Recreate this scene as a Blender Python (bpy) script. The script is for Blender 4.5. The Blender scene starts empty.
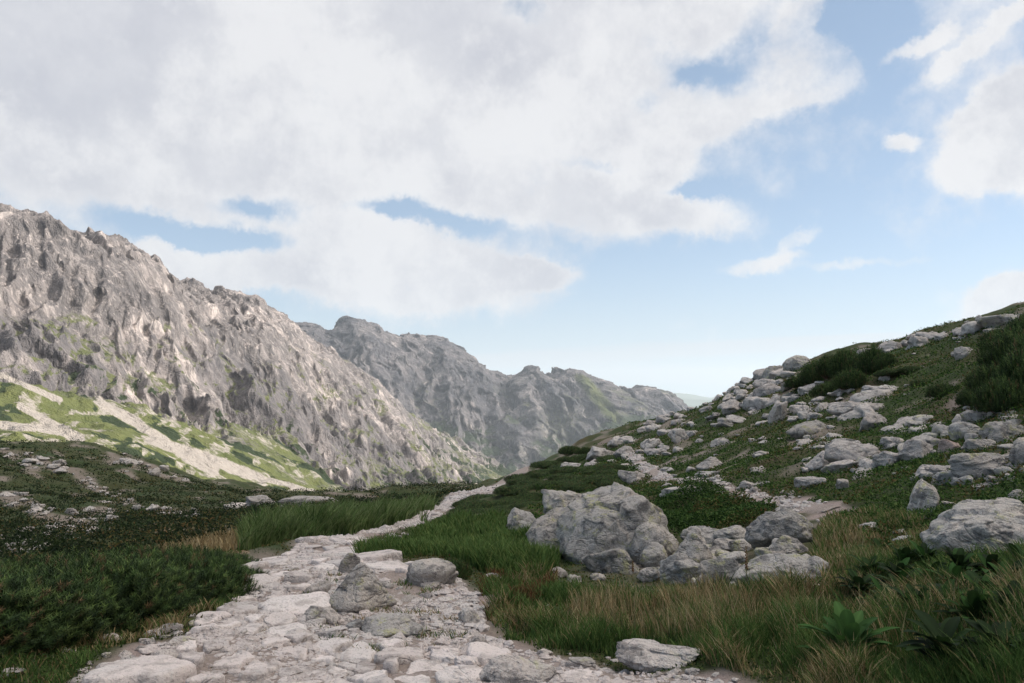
import bpy, math, random
import numpy as np
from mathutils import Vector

# ------------------------------------------------------------------ basics
F = 800.0; CX, CY = 512.0, 341.5; HOR = 402.0
PITCH = math.atan((HOR - CY) / F)
EYE = 1.6
rng = np.random.default_rng(7)
random.seed(7)
C = bpy.context.scene.collection
scene = bpy.context.scene

def pix_dir(px, py):
    px = np.asarray(px, float); py = np.asarray(py, float)
    X = (px - CX) / F; Z = (CY - py) / F
    y = math.cos(PITCH) - Z * math.sin(PITCH)
    z = math.sin(PITCH) + Z * math.cos(PITCH)
    rh = np.hypot(X, y)
    return np.arctan2(X, y), z / rh          # azimuth, tan(elevation)

def to_pix(x, y, z):
    z = z - EYE
    f = y * math.cos(PITCH) + z * math.sin(PITCH)
    u = -y * math.sin(PITCH) + z * math.cos(PITCH)
    f = np.maximum(f, 1e-3)
    return CX + F * x / f, CY - F * u / f

# ------------------------------------------------------------------ noise
_perm = np.random.default_rng(11).permutation(256); _perm = np.concatenate([_perm] * 3)
_g = np.array([(1,1,0),(-1,1,0),(1,-1,0),(-1,-1,0),(1,0,1),(-1,0,1),(1,0,-1),(-1,0,-1),
               (0,1,1),(0,-1,1),(0,1,-1),(0,-1,-1),(1,1,0),(0,-1,1),(-1,1,0),(0,-1,-1)], float)
def noise3(x, y, z):
    x, y, z = np.broadcast_arrays(np.asarray(x, float), y, z)
    xi = np.floor(x); yi = np.floor(y); zi = np.floor(z)
    xf, yf, zf = x - xi, y - yi, z - zi
    X = xi.astype(np.int64) & 255; Y = yi.astype(np.int64) & 255; Z = zi.astype(np.int64) & 255
    fade = lambda t: t * t * t * (t * (t * 6 - 15) + 10)
    u, v, w = fade(xf), fade(yf), fade(zf)
    def gr(dx, dy, dz):
        h = _perm[_perm[_perm[X + dx] + Y + dy] + Z + dz] & 15
        g = _g[h]
        return g[..., 0] * (xf - dx) + g[..., 1] * (yf - dy) + g[..., 2] * (zf - dz)
    x00 = gr(0,0,0) * (1 - u) + gr(1,0,0) * u
    x10 = gr(0,1,0) * (1 - u) + gr(1,1,0) * u
    x01 = gr(0,0,1) * (1 - u) + gr(1,0,1) * u
    x11 = gr(0,1,1) * (1 - u) + gr(1,1,1) * u
    return (x00 * (1 - v) + x10 * v) * (1 - w) + (x01 * (1 - v) + x11 * v) * w
def fbm(x, y, z, octs=4, gain=.5):
    s = 0; a = 1; f = 1
    for i in range(octs):
        s = s + a * noise3(x * f + 13.7 * i, y * f + 5.1 * i, z * f + 9.3 * i); a *= gain; f *= 2.03
    return s
def ridged(x, y, z, octs=4, gain=.5):
    s = 0; a = 1; f = 1; w = 1
    for i in range(octs):
        n = 1 - np.abs(noise3(x * f + 7.7 * i, y * f + 3.1 * i, z * f + 1.3 * i)) * 2
        n = n * n
        s = s + a * n * w; w = np.clip(n * 1.5, 0, 1); a *= gain; f *= 2.07
    return s
def sstep(a, b, t):
    t = np.clip((t - a) / (b - a), 0, 1); return t * t * (3 - 2 * t)

# ------------------------------------------------------------------ thin plate splines on (azimuth, log r)
class TPS:
    def __init__(s, pts, reg=2e-3, k=2.5):
        s.k = k
        az = []; lr = []; v = []
        for px, py, r in pts:
            a, e = pix_dir(px, py); az.append(float(a)); lr.append(math.log(r)); v.append(float(e) + EYE / r)
        s.P = np.stack([np.array(az) * k, np.array(lr)], 1); v = np.array(v)
        n = len(v); K = s._k(s.P, s.P) + np.eye(n) * reg
        A = np.zeros((n + 3, n + 3)); A[:n, :n] = K; A[:n, n] = 1; A[:n, n+1:] = s.P
        A[n, :n] = 1; A[n+1:, :n] = s.P.T
        sol = np.linalg.solve(A, np.concatenate([v, np.zeros(3)])); s.w = sol[:n]; s.a = sol[n:]
    def _k(s, A, B):
        d2 = (A[:, None, 0] - B[None, :, 0]) ** 2 + (A[:, None, 1] - B[None, :, 1]) ** 2
        return .5 * d2 * np.log(d2 + 1e-9)
    def __call__(s, az, lr):                 # -> z / r
        sh = np.shape(az); Q = np.stack([np.ravel(az) * s.k, np.ravel(lr)], 1)
        out = np.empty(len(Q))
        for i in range(0, len(Q), 60000):
            q = Q[i:i+60000]
            out[i:i+60000] = s._k(q, s.P) @ s.w + s.a[0] + q @ s.a[1:]
        return out.reshape(sh)

NEAR = [(-200,690,4.6),(100,683,5.1),(300,683,4.75),(512,683,4.6),(760,683,4.4),(1024,683,3.9),(1250,690,3.6),
 (0,650,5.9),(350,600,7.2),(200,625,6.4),(100,640,6.1),(500,610,6.8),(600,610,6.7),(850,600,6.0),(1024,590,5.8),
 (-200,600,8),(0,600,8.8),(120,590,9.4),(250,572,9.4),(330,550,12),(440,570,9.3),(480,543,12),(600,572,9.3),(700,575,8.8),(820,545,9.2),(1000,545,8.4),(1250,540,7.5),
 (400,535,16),(430,520,24),(470,500,38),(515,478,62),(530,470,80),
 (350,522,26),(250,538,20),(180,545,20),(60,560,19),(-200,560,19),
 (-200,525,42),(0,525,42),(100,525,40),(200,522,36),(300,510,50),
 (-200,485,80),(0,485,80),(100,490,78),(200,505,72),(300,505,75),(400,500,70),
 (-200,430,125),(0,447,125),(60,450,122),(130,456,118),(200,486,105),(250,496,100),(300,501,95),(360,496,100),(420,491,105),(470,487,105),
 (-200,520,220),(0,520,220),(130,520,220),(250,540,220),(400,530,220),(500,520,220),(600,520,220),
 (560,510,20),(640,500,17),(560,480,34),(560,462,62),(600,475,32),(620,452,50),
 (700,485,19),(760,495,15.5),(840,520,11.5),(930,515,10.5),(1000,500,10.6),(1250,490,9),
 (700,445,34),(780,402,38),(780,450,22),(860,455,17),(900,430,20),(960,450,14.5),(1024,430,14.5),(900,390,28),(1000,370,23),(840,385,33),(1250,370,18),
 (600,443,68),(640,427,64),(690,410,58),(740,387,52),(790,367,48),(840,357,44),(900,343,41),(960,328,37),(1024,313,33),(1250,265,27),
 (600,500,130),(690,470,120),(790,430,110),(900,410,100),(1024,390,90),(1250,360,80),
 (600,560,240),(800,540,240),(1024,520,240),(1250,520,240)]
# flat ground under the photographer
for px in (-300, 512, 1300):
    NEAR.append((px, 402 + 800 * 1.6 / 1.2 * .95, 1.2)); NEAR.append((px, 402 + 800 * 1.6 / 2.4 * .97, 2.4))
tps = TPS([p for p in NEAR if p[1] < 1000])
def _base(az, r):
    h = tps(az, np.log(np.maximum(r, 1.0))) * r
    return h * sstep(1.5, 4.2, r)

def cast(px, py, hf=None):
    """nearest ground point seen through pixel -> x,y,z,r   (scalar)"""
    az, e = pix_dir(px, py)
    rr = np.exp(np.linspace(math.log(2.0), math.log(255), 420))
    A = np.full_like(rr, float(az))
    g = (hf or _base)(A, rr)
    eg = (g - EYE) / rr
    k = np.argmax(eg >= float(e))
    if not (eg >= float(e)).any(): k = int(np.argmax(eg))
    r = rr[k]
    if k > 0 and eg[k] > eg[k-1]:
        t = (float(e) - eg[k-1]) / (eg[k] - eg[k-1]); r = rr[k-1] + np.clip(t, 0, 1) * (rr[k] - rr[k-1])
    return r * math.sin(az), r * math.cos(az), float(g[k]), r

# --- main path: azimuth limits as a function of distance
def edge(pts):
    L = []
    for px, py in pts:
        x, y, z, r = cast(px, py); L.append((math.log(r), math.atan2(x, y)))
    L.sort(); return np.array(L)
PL = edge([(105,700),(150,665),(205,635),(240,612),(250,590),(245,575),(275,560),(300,552),(345,545),(375,534),(410,524),(427,516),(432,508),(450,499),(470,490),(490,482),(510,474)])
PR = edge([(800,700),(620,674),(520,658),(484,640),(482,612),(462,592),(430,579),(352,568),(350,550),(385,538),(418,529),(440,520),(452,510),(480,500),(499,490),(512,482),(528,474)])
def path_d(az, r):      # metres inside the main path (negative outside)
    lr = np.log(np.maximum(r, .5))
    return np.minimum(az - np.interp(lr, PL[:, 0], PL[:, 1]), np.interp(lr, PR[:, 0], PR[:, 1]) - az) * r
TR = np.array([cast(px, py)[:2] for px, py in [(842,517),(822,510),(800,503),(760,496),(720,490),(690,485),(668,480),(655,472),(640,464),(628,456)]])
def trail_d(x, y):
    best = np.full(np.shape(x), 1e9)
    for a, b in zip(TR[:-1], TR[1:]):
        ab = b - a; t = np.clip(((x - a[0]) * ab[0] + (y - a[1]) * ab[1]) / (ab @ ab), 0, 1)
        best = np.minimum(best, np.hypot(x - a[0] - t * ab[0], y - a[1] - t * ab[1]))
    return best

def H_polar(az, r):
    x, y = r * np.sin(az), r * np.cos(az)
    b = _base(az, r)
    pm = sstep(-.5, .5, path_d(az, r)); pm = np.maximum(pm, sstep(1.2, .3, trail_d(x, y)))
    s = sstep(2.5, 9, r)
    n = .22 * s * fbm(x / 5, y / 5, 3.3, 2) + (1 - .75 * pm) * (.13 * noise3(x / 1.3, y / 1.3, 1.7) + .05 * noise3(x / .5, y / .5, 4.7))
    n = n + .02 * noise3(x / .22, y / .22, 2.7)
    f = sstep(30, 90, r)
    n = n + f * (1.6 * fbm(x / 18, y / 18, 8.3, 4))
    n = n + .3 * sstep(14, 30, r) * fbm(x / 3, y / 3, 1.3, 2) * (1 - pm)
    return b + n
def H(x, y):
    return H_polar(np.arctan2(x, y), np.hypot(x, y))
def gcast(px, py):
    az, e = pix_dir(px, py); az = float(az); e = float(e)
    r0 = cast(px, py)[3]
    rr = np.linspace(r0 * .72, r0 * 1.3, 90); g = H_polar(np.full(90, az), rr); eg = (g - EYE) / rr
    k = int(np.argmax(eg >= e)) if (eg >= e).any() else int(np.argmax(eg)); r = rr[k]
    return r * math.sin(az), r * math.cos(az), float(g[k]), r

# ------------------------------------------------------------------ mesh helpers
def mesh_np(name, V, Fq=None, Ft=None, smooth=True, col=None, mat=None):
    me = bpy.data.meshes.new(name)
    V = np.asarray(V, np.float32); nq = 0 if Fq is None else len(Fq); nt = 0 if Ft is None else len(Ft)
    me.vertices.add(len(V)); me.vertices.foreach_set('co', V.ravel())
    idx = []; 
    if nq: idx.append(np.asarray(Fq, np.int32).ravel())
    if nt: idx.append(np.asarray(Ft, np.int32).ravel())
    idx = np.concatenate(idx); me.loops.add(len(idx)); me.loops.foreach_set('vertex_index', idx)
    me.polygons.add(nq + nt)
    st = np.concatenate([np.arange(nq) * 4, nq * 4 + np.arange(nt) * 3]).astype(np.int32)
    me.polygons.foreach_set('loop_start', st)
    me.polygons.foreach_set('use_smooth', np.full(nq + nt, smooth))
    me.update(calc_edges=True)
    if col is not None:
        at = me.color_attributes.new('Col', 'FLOAT_COLOR', 'POINT')
        c = np.ones((len(V), 4), np.float32); c[:, :np.shape(col)[1]] = col
        at.data.foreach_set('color', c.ravel())
    if mat: me.materials.append(mat)
    return me
def link(name, me, parent=None, **props):
    o = bpy.data.objects.new(name, me); C.objects.link(o)
    if parent: o.parent = parent
    for k, v in props.items(): o[k] = v
    return o
def grid_faces(nr, nc):
    i = np.arange(nr - 1)[:, None] * nc + np.arange(nc - 1)[None, :]
    return np.stack([i, i + 1, i + nc + 1, i + nc], -1).reshape(-1, 4)

# ------------------------------------------------------------------ materials
class N:
    def __init__(s, name, rough=.9):
        s.m = bpy.data.materials.new(name); s.m.use_nodes = True; s.t = s.m.node_tree; s.t.nodes.clear()
        s.out = s.n('ShaderNodeOutputMaterial'); s.b = s.n('ShaderNodeBsdfPrincipled')
        s.b.inputs['Roughness'].default_value = rough; s.b.inputs['Specular IOR Level'].default_value = .25
        s.l(s.b.outputs[0], s.out.inputs[0]); s.geo = s.n('ShaderNodeNewGeometry')
    def n(s, t, **k):
        q = s.t.nodes.new(t)
        for a, v in k.items(): setattr(q, a, v)
        return q
    def l(s, a, b): s.t.links.new(a, b)
    def pos(s, sc=(1, 1, 1), off=None):
        m = s.n('ShaderNodeMapping'); m.inputs['Scale'].default_value = sc
        s.l(s.geo.outputs['Position'], m.inputs[0]); return m.outputs[0]
    def noise(s, scale, det=4, rough=.55, vec=None, dist=0):
        q = s.n('ShaderNodeTexNoise'); q.inputs['Scale'].default_value = scale; q.inputs['Detail'].default_value = det
        q.inputs['Roughness'].default_value = rough; q.inputs['Distortion'].default_value = dist
        s.l(vec if vec is not None else s.pos(), q.inputs['Vector']); return q.outputs['Fac']
    def ramp(s, fac, stops):
        q = s.n('ShaderNodeValToRGB'); e = q.color_ramp.elements
        while len(e) < len(stops): e.new(.5)
        for el, (p, c) in zip(e, stops):
            el.position = p; el.color = (*c, 1) if len(c) == 3 else c
        s.l(fac, q.inputs[0]); return q.outputs[0]
    def step(s, fac, a, b):
        q = s.n('ShaderNodeMapRange', interpolation_type='SMOOTHSTEP')
        q.inputs[1].default_value = a; q.inputs[2].default_value = b; s.l(fac, q.inputs[0]); return q.outputs[0]
    def mix(s, f, a, b, mode='MIX'):
        q = s.n('ShaderNodeMix', data_type='RGBA', blend_type=mode)
        for i, v in ((0, f), (6, a), (7, b)):
            if hasattr(v, 'links'): s.l(v, q.inputs[i])
            else: q.inputs[i].default_value = v if i == 0 else (*v, 1)
        return q.outputs[2]
    def math(s, op, a, b=None):
        q = s.n('ShaderNodeMath', operation=op)
        for i, v in enumerate((a, b)):
            if v is None: continue
            if hasattr(v, 'links'): s.l(v, q.inputs[i])
            else: q.inputs[i].default_value = v
        return q.outputs[0]
    def bump(s, h, dist=.02, st=.6):
        q = s.n('ShaderNodeBump'); q.inputs['Distance'].default_value = dist; q.inputs['Strength'].default_value = st
        s.l(h, q.inputs['Height']); s.l(q.outputs[0], s.b.inputs['Normal']); return q
    def color(s, c): s.l(c, s.b.inputs['Base Color'])
    def attr(s, name='Col'):
        q = s.n('ShaderNodeAttribute', attribute_name=name); return q
    def sep(s, c):
        q = s.n('ShaderNodeSeparateColor'); s.l(c, q.inputs[0]); return q.outputs

def rock_mat(name, base, dark, lichen, lich_amt, warm, bst=1.0):
    m = N(name, .88)
    big = m.noise(1.3, 3, .6); mid = m.noise(7, 5, .65); fine = m.noise(60, 3, .7)
    c = m.mix(m.step(big, .35, .65), base, warm)
    c = m.mix(m.math('MULTIPLY', m.step(mid, .50, .62), .8), c, dark)
    lm = m.math('MULTIPLY', m.step(m.noise(4.5, 7, .75, m.pos((1, 1, 1.3)), .4), .57 - lich_amt, .68 - lich_amt), .8)
    c = m.mix(lm, c, lichen)
    sp = m.step(fine, .56, .68)
    c = m.mix(m.math('MULTIPLY', sp, .6), c, tuple(v * .45 for v in dark))
    sp2 = m.step(m.noise(38, 2, .5), .60, .68)
    c = m.mix(m.math('MULTIPLY', sp2, .5), c, (.52, .50, .48))
    inf = m.n('ShaderNodeObjectInfo')
    hv = m.n('ShaderNodeHueSaturation'); m.l(c, hv.inputs['Color'])
    mr = m.n('ShaderNodeMapRange'); m.l(inf.outputs['Random'], mr.inputs[0]); mr.inputs[3].default_value = .8; mr.inputs[4].default_value = 1.15
    m.l(mr.outputs[0], hv.inputs['Value']); m.color(hv.outputs[0])
    cn = m.math('ABSOLUTE', m.math('SUBTRACT', m.noise(.9, 5, .6, m.pos((1, 1, 2.2)), .6), .5))
    crack = m.step(cn, 0, .018)
    h = m.math('ADD', m.math('MULTIPLY', mid, .8), m.math('MULTIPLY', fine, .25))
    h = m.math('ADD', h, m.math('MULTIPLY', crack, .18))
    m.bump(h, .07 * bst, bst)
    return m.m
M_ROCK = rock_mat('granite_lichen', (.35, .335, .32), (.13, .125, .125), (.40, .39, .20), .04, (.43, .39, .355))
M_PALE = rock_mat('granite_pale', (.43, .40, .38), (.18, .167, .16), (.43, .42, .27), .0, (.48, .43, .40))
M_SLAB = rock_mat('granite_path', (.57, .525, .505), (.36, .32, .30), (.47, .45, .38), -.04, (.59, .52, .495), .8)

M_PINK = rock_mat('granite_pink', (.42, .33, .30), (.22, .17, .155), (.40, .36, .28), -.04, (.45, .35, .31))
def leaf_mat(name, rough=.55, trans=.25):
    m = N(name, rough)
    a = m.attr(); m.color(a.outputs['Color']); m.b.inputs['Specular IOR Level'].default_value = .12
    tr = m.n('ShaderNodeBsdfTranslucent'); m.l(a.outputs['Color'], tr.inputs[0])
    mx = m.n('ShaderNodeMixShader'); mx.inputs[0].default_value = trans
    m.l(m.b.outputs[0], mx.inputs[1]); m.l(tr.outputs[0], mx.inputs[2]); m.l(mx.outputs[0], m.out.inputs[0])
    return m.m
M_LEAF = leaf_mat('leaf_blades', .75); M_NEEDLE = leaf_mat('pine_needles', .6, .1)
mb = N('bark', .9); mb.color(mb.ramp(mb.noise(20), [(.3, (.10, .06, .04)), (.7, (.22, .14, .10))])); M_BARK = mb.m

# ground: masks in Col  R dirt, G green, B tan
m = N('ground', .95)
s = m.sep(m.attr().outputs['Color'])
n1 = m.noise(2.5, 6, .7); n2 = m.noise(14, 5, .7); n3 = m.noise(.35, 5, .6)
green = m.mix(n2, (.015, .030, .009), (.055, .082, .024))
green = m.mix(m.step(n3, .4, .6), green, m.mix(n1, (.032, .042, .015), (.07, .075, .026)))
brown = m.mix(n2, (.05, .035, .02), (.14, .10, .055))
dirt = m.mix(n2, (.20, .15, .13), (.42, .345, .32))
c = m.mix(s[1], brown, green)
c = m.mix(s[2], c, m.mix(n1, (.20, .14, .065), (.28, .19, .09)))
c = m.mix(s[0], c, dirt)
m.color(c); m.bump(m.math('ADD', n2, m.math('MULTIPLY', m.noise(60, 4, .7), .4)), .05, .8)
M_GROUND = m.m
m = N('path_grit', .92)
n1 = m.noise(3, 5, .6); n2 = m.noise(30, 5, .75)
v = m.n('ShaderNodeTexVoronoi'); v.inputs['Scale'].default_value = 26; m.l(m.pos(), v.inputs[0])
c = m.mix(n1, (.19, .15, .125), (.40, .34, .31)); c = m.mix(m.step(n2, .55, .75), c, (.20, .155, .14))
c = m.mix(m.math('MULTIPLY', m.step(v.outputs['Distance'], .35, .1), .6), c, (.52, .46, .45))
m.color(c); m.bump(m.math('SUBTRACT', n2, m.math('MULTIPLY', v.outputs['Distance'], .8)), .03, .9)
M_PATH = m.m

# ------------------------------------------------------------------ near ground
def poly_in(px, py, poly):
    inside = np.zeros(np.shape(px), bool); n = len(poly)
    for i in range(n):
        x1, y1 = poly[i]; x2, y2 = poly[(i + 1) % n]
        c = ((y1 > py) != (y2 > py)) & (px < (x2 - x1) * (py - y1) / (y2 - y1 + 1e-9) + x1)
        inside ^= c
    return inside
Z_LUSHA = [(238,558),(345,542),(428,523),(440,512),(420,507),(330,517),(250,538)]
Z_LUSHB = [(352,560),(395,545),(440,531),(500,522),(540,530),(565,560),(540,588),(480,582),(430,566),(380,566)]
Z_MEAD = [(478,600),(545,582),(600,592),(700,606),(820,598),(900,560),(1300,560),(1300,900),(830,900),(760,690),(690,666),(600,652),(540,655),(500,640)]
Z_MEADD = [(815,545),(830,515),(900,520),(945,545),(900,575),(820,590)]
Z_TAN = [(-50,600),(90,573),(180,555),(245,543),(250,553),(180,572),(90,592),(-50,625)]
Z_VERGE = [(-200,760),(-200,690),(0,672),(60,658),(180,625),(245,598),(240,612),(180,640),(110,665),(50,700),(0,760)]
Z_PINE = [(432,531),(455,512),(500,488),(540,468),(580,455),(632,456),(650,478),(640,492),(585,488),(540,505),(515,522),(480,528)]
Z_MOUND = [(655,500),(700,493),(745,505),(780,520),(760,530),(700,540),(660,530)]

# scree patches on the far left slope (photo pixels: cx, cy, rx, ry, tilt)
SCREE = [(45,535,70,12,-.15),(75,522,45,12,-.3),(25,505,32,9,.35),(60,470,55,5,.42),(20,460,25,5,.45),(170,512,45,5,.05),(20,550,35,5,0),
         (125,463,22,9,.3),(165,475,25,6,.35),(300,508,45,3,-.12),(240,506,15,4,0),(110,495,50,3,.35)]
def scree_mask(px, py):
    m = np.zeros(np.shape(px))
    for cx, cy, rx, ry, t in SCREE:
        dx, dy = px - cx, py - cy
        u = (dx * math.cos(t) + dy * math.sin(t)) / rx; v = (-dx * math.sin(t) + dy * math.cos(t)) / ry
        m = np.maximum(m, sstep(1.25, .6, np.hypot(u, v)))
    return m

A0, A1 = math.radians(-62), math.radians(62)
nc, nr = 1000, 720
az = np.linspace(A0, A1, nc)
rr = np.concatenate([[.3, .7], np.exp(np.linspace(math.log(1.0), math.log(250), nr - 2))])
AZ, RR = np.meshgrid(az, rr)
Zg = H_polar(AZ, RR); Xg, Yg = RR * np.sin(AZ), RR * np.cos(AZ)
def ground_masks(X, Y, Z):
    R = np.hypot(X, Y); A = np.arctan2(X, Y); px, py = to_pix(X, Y, Z)
    wob = .25 * fbm(X / .8, Y / .8, 5.5, 3)
    dirt = sstep(-.25, .1, path_d(A, R) + wob); dirt = np.maximum(dirt, sstep(.36, .12, trail_d(X, Y) + wob * 1.2))
    s = np.where((R > 28) & (X < 0), scree_mask(px, py), 0)
    nz = fbm(X / 3, Y / 3, 9.1, 4)
    dirt = np.maximum(dirt, sstep(.35, .9, s * .8 + nz * 1.3) * .6)
    # bare stony soil towards the crest of the right slope
    bare = (px > 560) & (R > 22)
    dirt = np.maximum(dirt, np.where(bare, sstep(.12, .4, fbm(X / 2.2, Y / 2.2, 2.1, 4) + sstep(34, 60, R) * .30 - .2), 0) * .5)
    green = np.clip(.85 + .8 * fbm(X / 2.5, Y / 2.5, 7.7, 3), 0, 1)
    green = np.where((X < 0) & (R > 15), np.maximum(green, .9), green)
    tan = np.where(poly_in(px, py, Z_TAN) & (R < 30), .9, 0)
    tan = np.maximum(tan, np.where((px > 150) & (px < 195) & (py > 524) & (py < 533) & (R > 15), .6, 0))
    return np.stack([dirt, green, tan], -1)
colg = ground_masks(Xg, Yg, Zg).reshape(-1, 3)
me = mesh_np('ground', np.stack([Xg, Yg, Zg], -1).reshape(-1, 3), grid_faces(nr, nc)[:, ::-1], col=colg, mat=M_GROUND)
link('ground', me, kind='structure', label='grassy stony mountainside around the path')

# main path sheet
lr = np.linspace(math.log(2.0), math.log(84), 520); sc = np.linspace(0, 1, 120)
aL = np.interp(lr, PL[:, 0], PL[:, 1]); aR = np.interp(lr, PR[:, 0], PR[:, 1]); R1 = np.exp(lr)
wobL = .18 * fbm(R1 / .9, 0, 1.5, 3) / R1; wobR = .18 * fbm(R1 / .9, 0, 8.5, 3) / R1
PA = (aL + wobL)[:, None] * (1 - sc) + (aR + wobR)[:, None] * sc; PRr = np.repeat(R1[:, None], 120, 1)
PX, PY = PRr * np.sin(PA), PRr * np.cos(PA)
ed = np.minimum(sc, 1 - sc)[None, :] * (aR - aL)[:, None] * PRr
PZ = H_polar(PA, PRr) + .012 + .0006 * PRr - .06 * sstep(.12, 0, ed)
me = mesh_np('path', np.stack([PX, PY, PZ], -1).reshape(-1, 3), grid_faces(520, 120)[:, ::-1], mat=M_PATH)
link('path', me, kind='structure', label='pale stony footpath running down into the valley')
# side trail sheet
T = []
for a, b in zip(TR[:-1], TR[1:]):
    n = max(2, int(np.hypot(*(b - a)) / .12))
    for t in np.linspace(0, 1, n, endpoint=False): T.append(a + (b - a) * t)
T = np.array(T); k = np.ones(9) / 9
T = np.stack([np.convolve(T[:, i], k, 'valid') for i in (0, 1)], 1)
D = np.gradient(T, axis=0); D /= np.linalg.norm(D, axis=1)[:, None]; Nn = np.stack([-D[:, 1], D[:, 0]], 1)
w = np.linspace(-1, 1, 15); hw = .19 + .2 * fbm(np.arange(len(T)) * .04, 0, 3.3, 3)
TX = T[:, 0:1] + Nn[:, 0:1] * w * hw[:, None]; TY = T[:, 1:2] + Nn[:, 1:2] * w * hw[:, None]
TZ = H(TX, TY) + .02 - .09 * np.abs(w)[None, :] ** 6
me = mesh_np('trail', np.stack([TX, TY, TZ], -1).reshape(-1, 3), grid_faces(len(T), 15), mat=M_PATH)
kx = rng.integers(0, len(T), 2600); ko = rng.uniform(-1, 1, 2600); gx = T[kx, 0] + Nn[kx, 0] * ko * .26; gy = T[kx, 1] + Nn[kx, 1] * ko * .26
TRAIL_GRAVEL = (gx, gy)
link('side_path', me, kind='structure', label='narrow dirt path crossing the slope behind the boulders')

# ------------------------------------------------------------------ mountains
LEFT = [(-250,470,260),(0,468,260),(100,480,290),(200,505,320),(300,516,370),(400,505,560),(480,495,950),(530,485,1500),
 (-250,400,400),(0,402,410),(100,412,440),(200,440,470),(300,474,520),(400,474,720),(470,474,1100),
 (-250,280,560),(0,305,580),(100,335,600),(200,372,650),(300,420,760),(380,442,950),(450,462,1350),
 (-250,110,820),(0,204,800),(60,221,820),(105,233,850),(150,254,890),(200,280,960),(250,302,1060),(290,328,1150),(340,360,1280),(380,388,1400),(430,424,1620),(465,450,1850),(500,472,2100),
 (-250,200,1100),(0,290,1100),(150,320,1200),(250,360,1400),(340,420,1700),(430,470,2100),(500,500,2700),(560,520,2200),(560,500,1500)]
FAR = [(200,500,2300),(300,490,2400),(400,488,2500),(480,480,2600),(540,474,2700),(620,462,2900),(700,455,3100),(780,470,3300),
 (200,420,2800),(300,410,2850),(400,420,2850),(480,428,2950),(515,432,3000),(570,430,3050),(640,428,3200),(690,430,3400),
 (200,350,3200),(260,338,3250),(300,326,3300),(345,319,3350),(380,326,3350),(430,337,3400),(480,357,3450),(514,377,3500),(530,366,3520),(570,368,3550),(600,379,3600),(640,386,3700),(672,393,3750),(688,405,3800),(698,430,3850),(760,460,3850),
 (200,420,4000),(345,400,4100),(515,440,4200),(640,450,4300),(760,490,4300)]
def mountain(name, ctrl, a0, a1, r0, r1, nc, nr, fn, seed, label):
    t = TPS(ctrl, 5e-4)
    az = np.linspace(math.radians(a0), math.radians(a1), nc); r = np.exp(np.linspace(math.log(r0), math.log(r1), nr))
    A, R = np.meshgrid(az, r); Z = t(A, np.log(R)) * R
    X, Y = R * np.sin(A), R * np.cos(A)
    X, Y, Z, col, dark = fn(X, Y, Z, A, R)
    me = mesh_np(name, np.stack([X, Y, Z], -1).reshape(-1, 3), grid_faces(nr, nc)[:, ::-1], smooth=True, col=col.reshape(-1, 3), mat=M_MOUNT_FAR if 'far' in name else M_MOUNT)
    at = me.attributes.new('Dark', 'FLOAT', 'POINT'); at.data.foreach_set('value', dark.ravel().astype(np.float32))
    return link(name, me, kind='structure', label=label)

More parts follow.
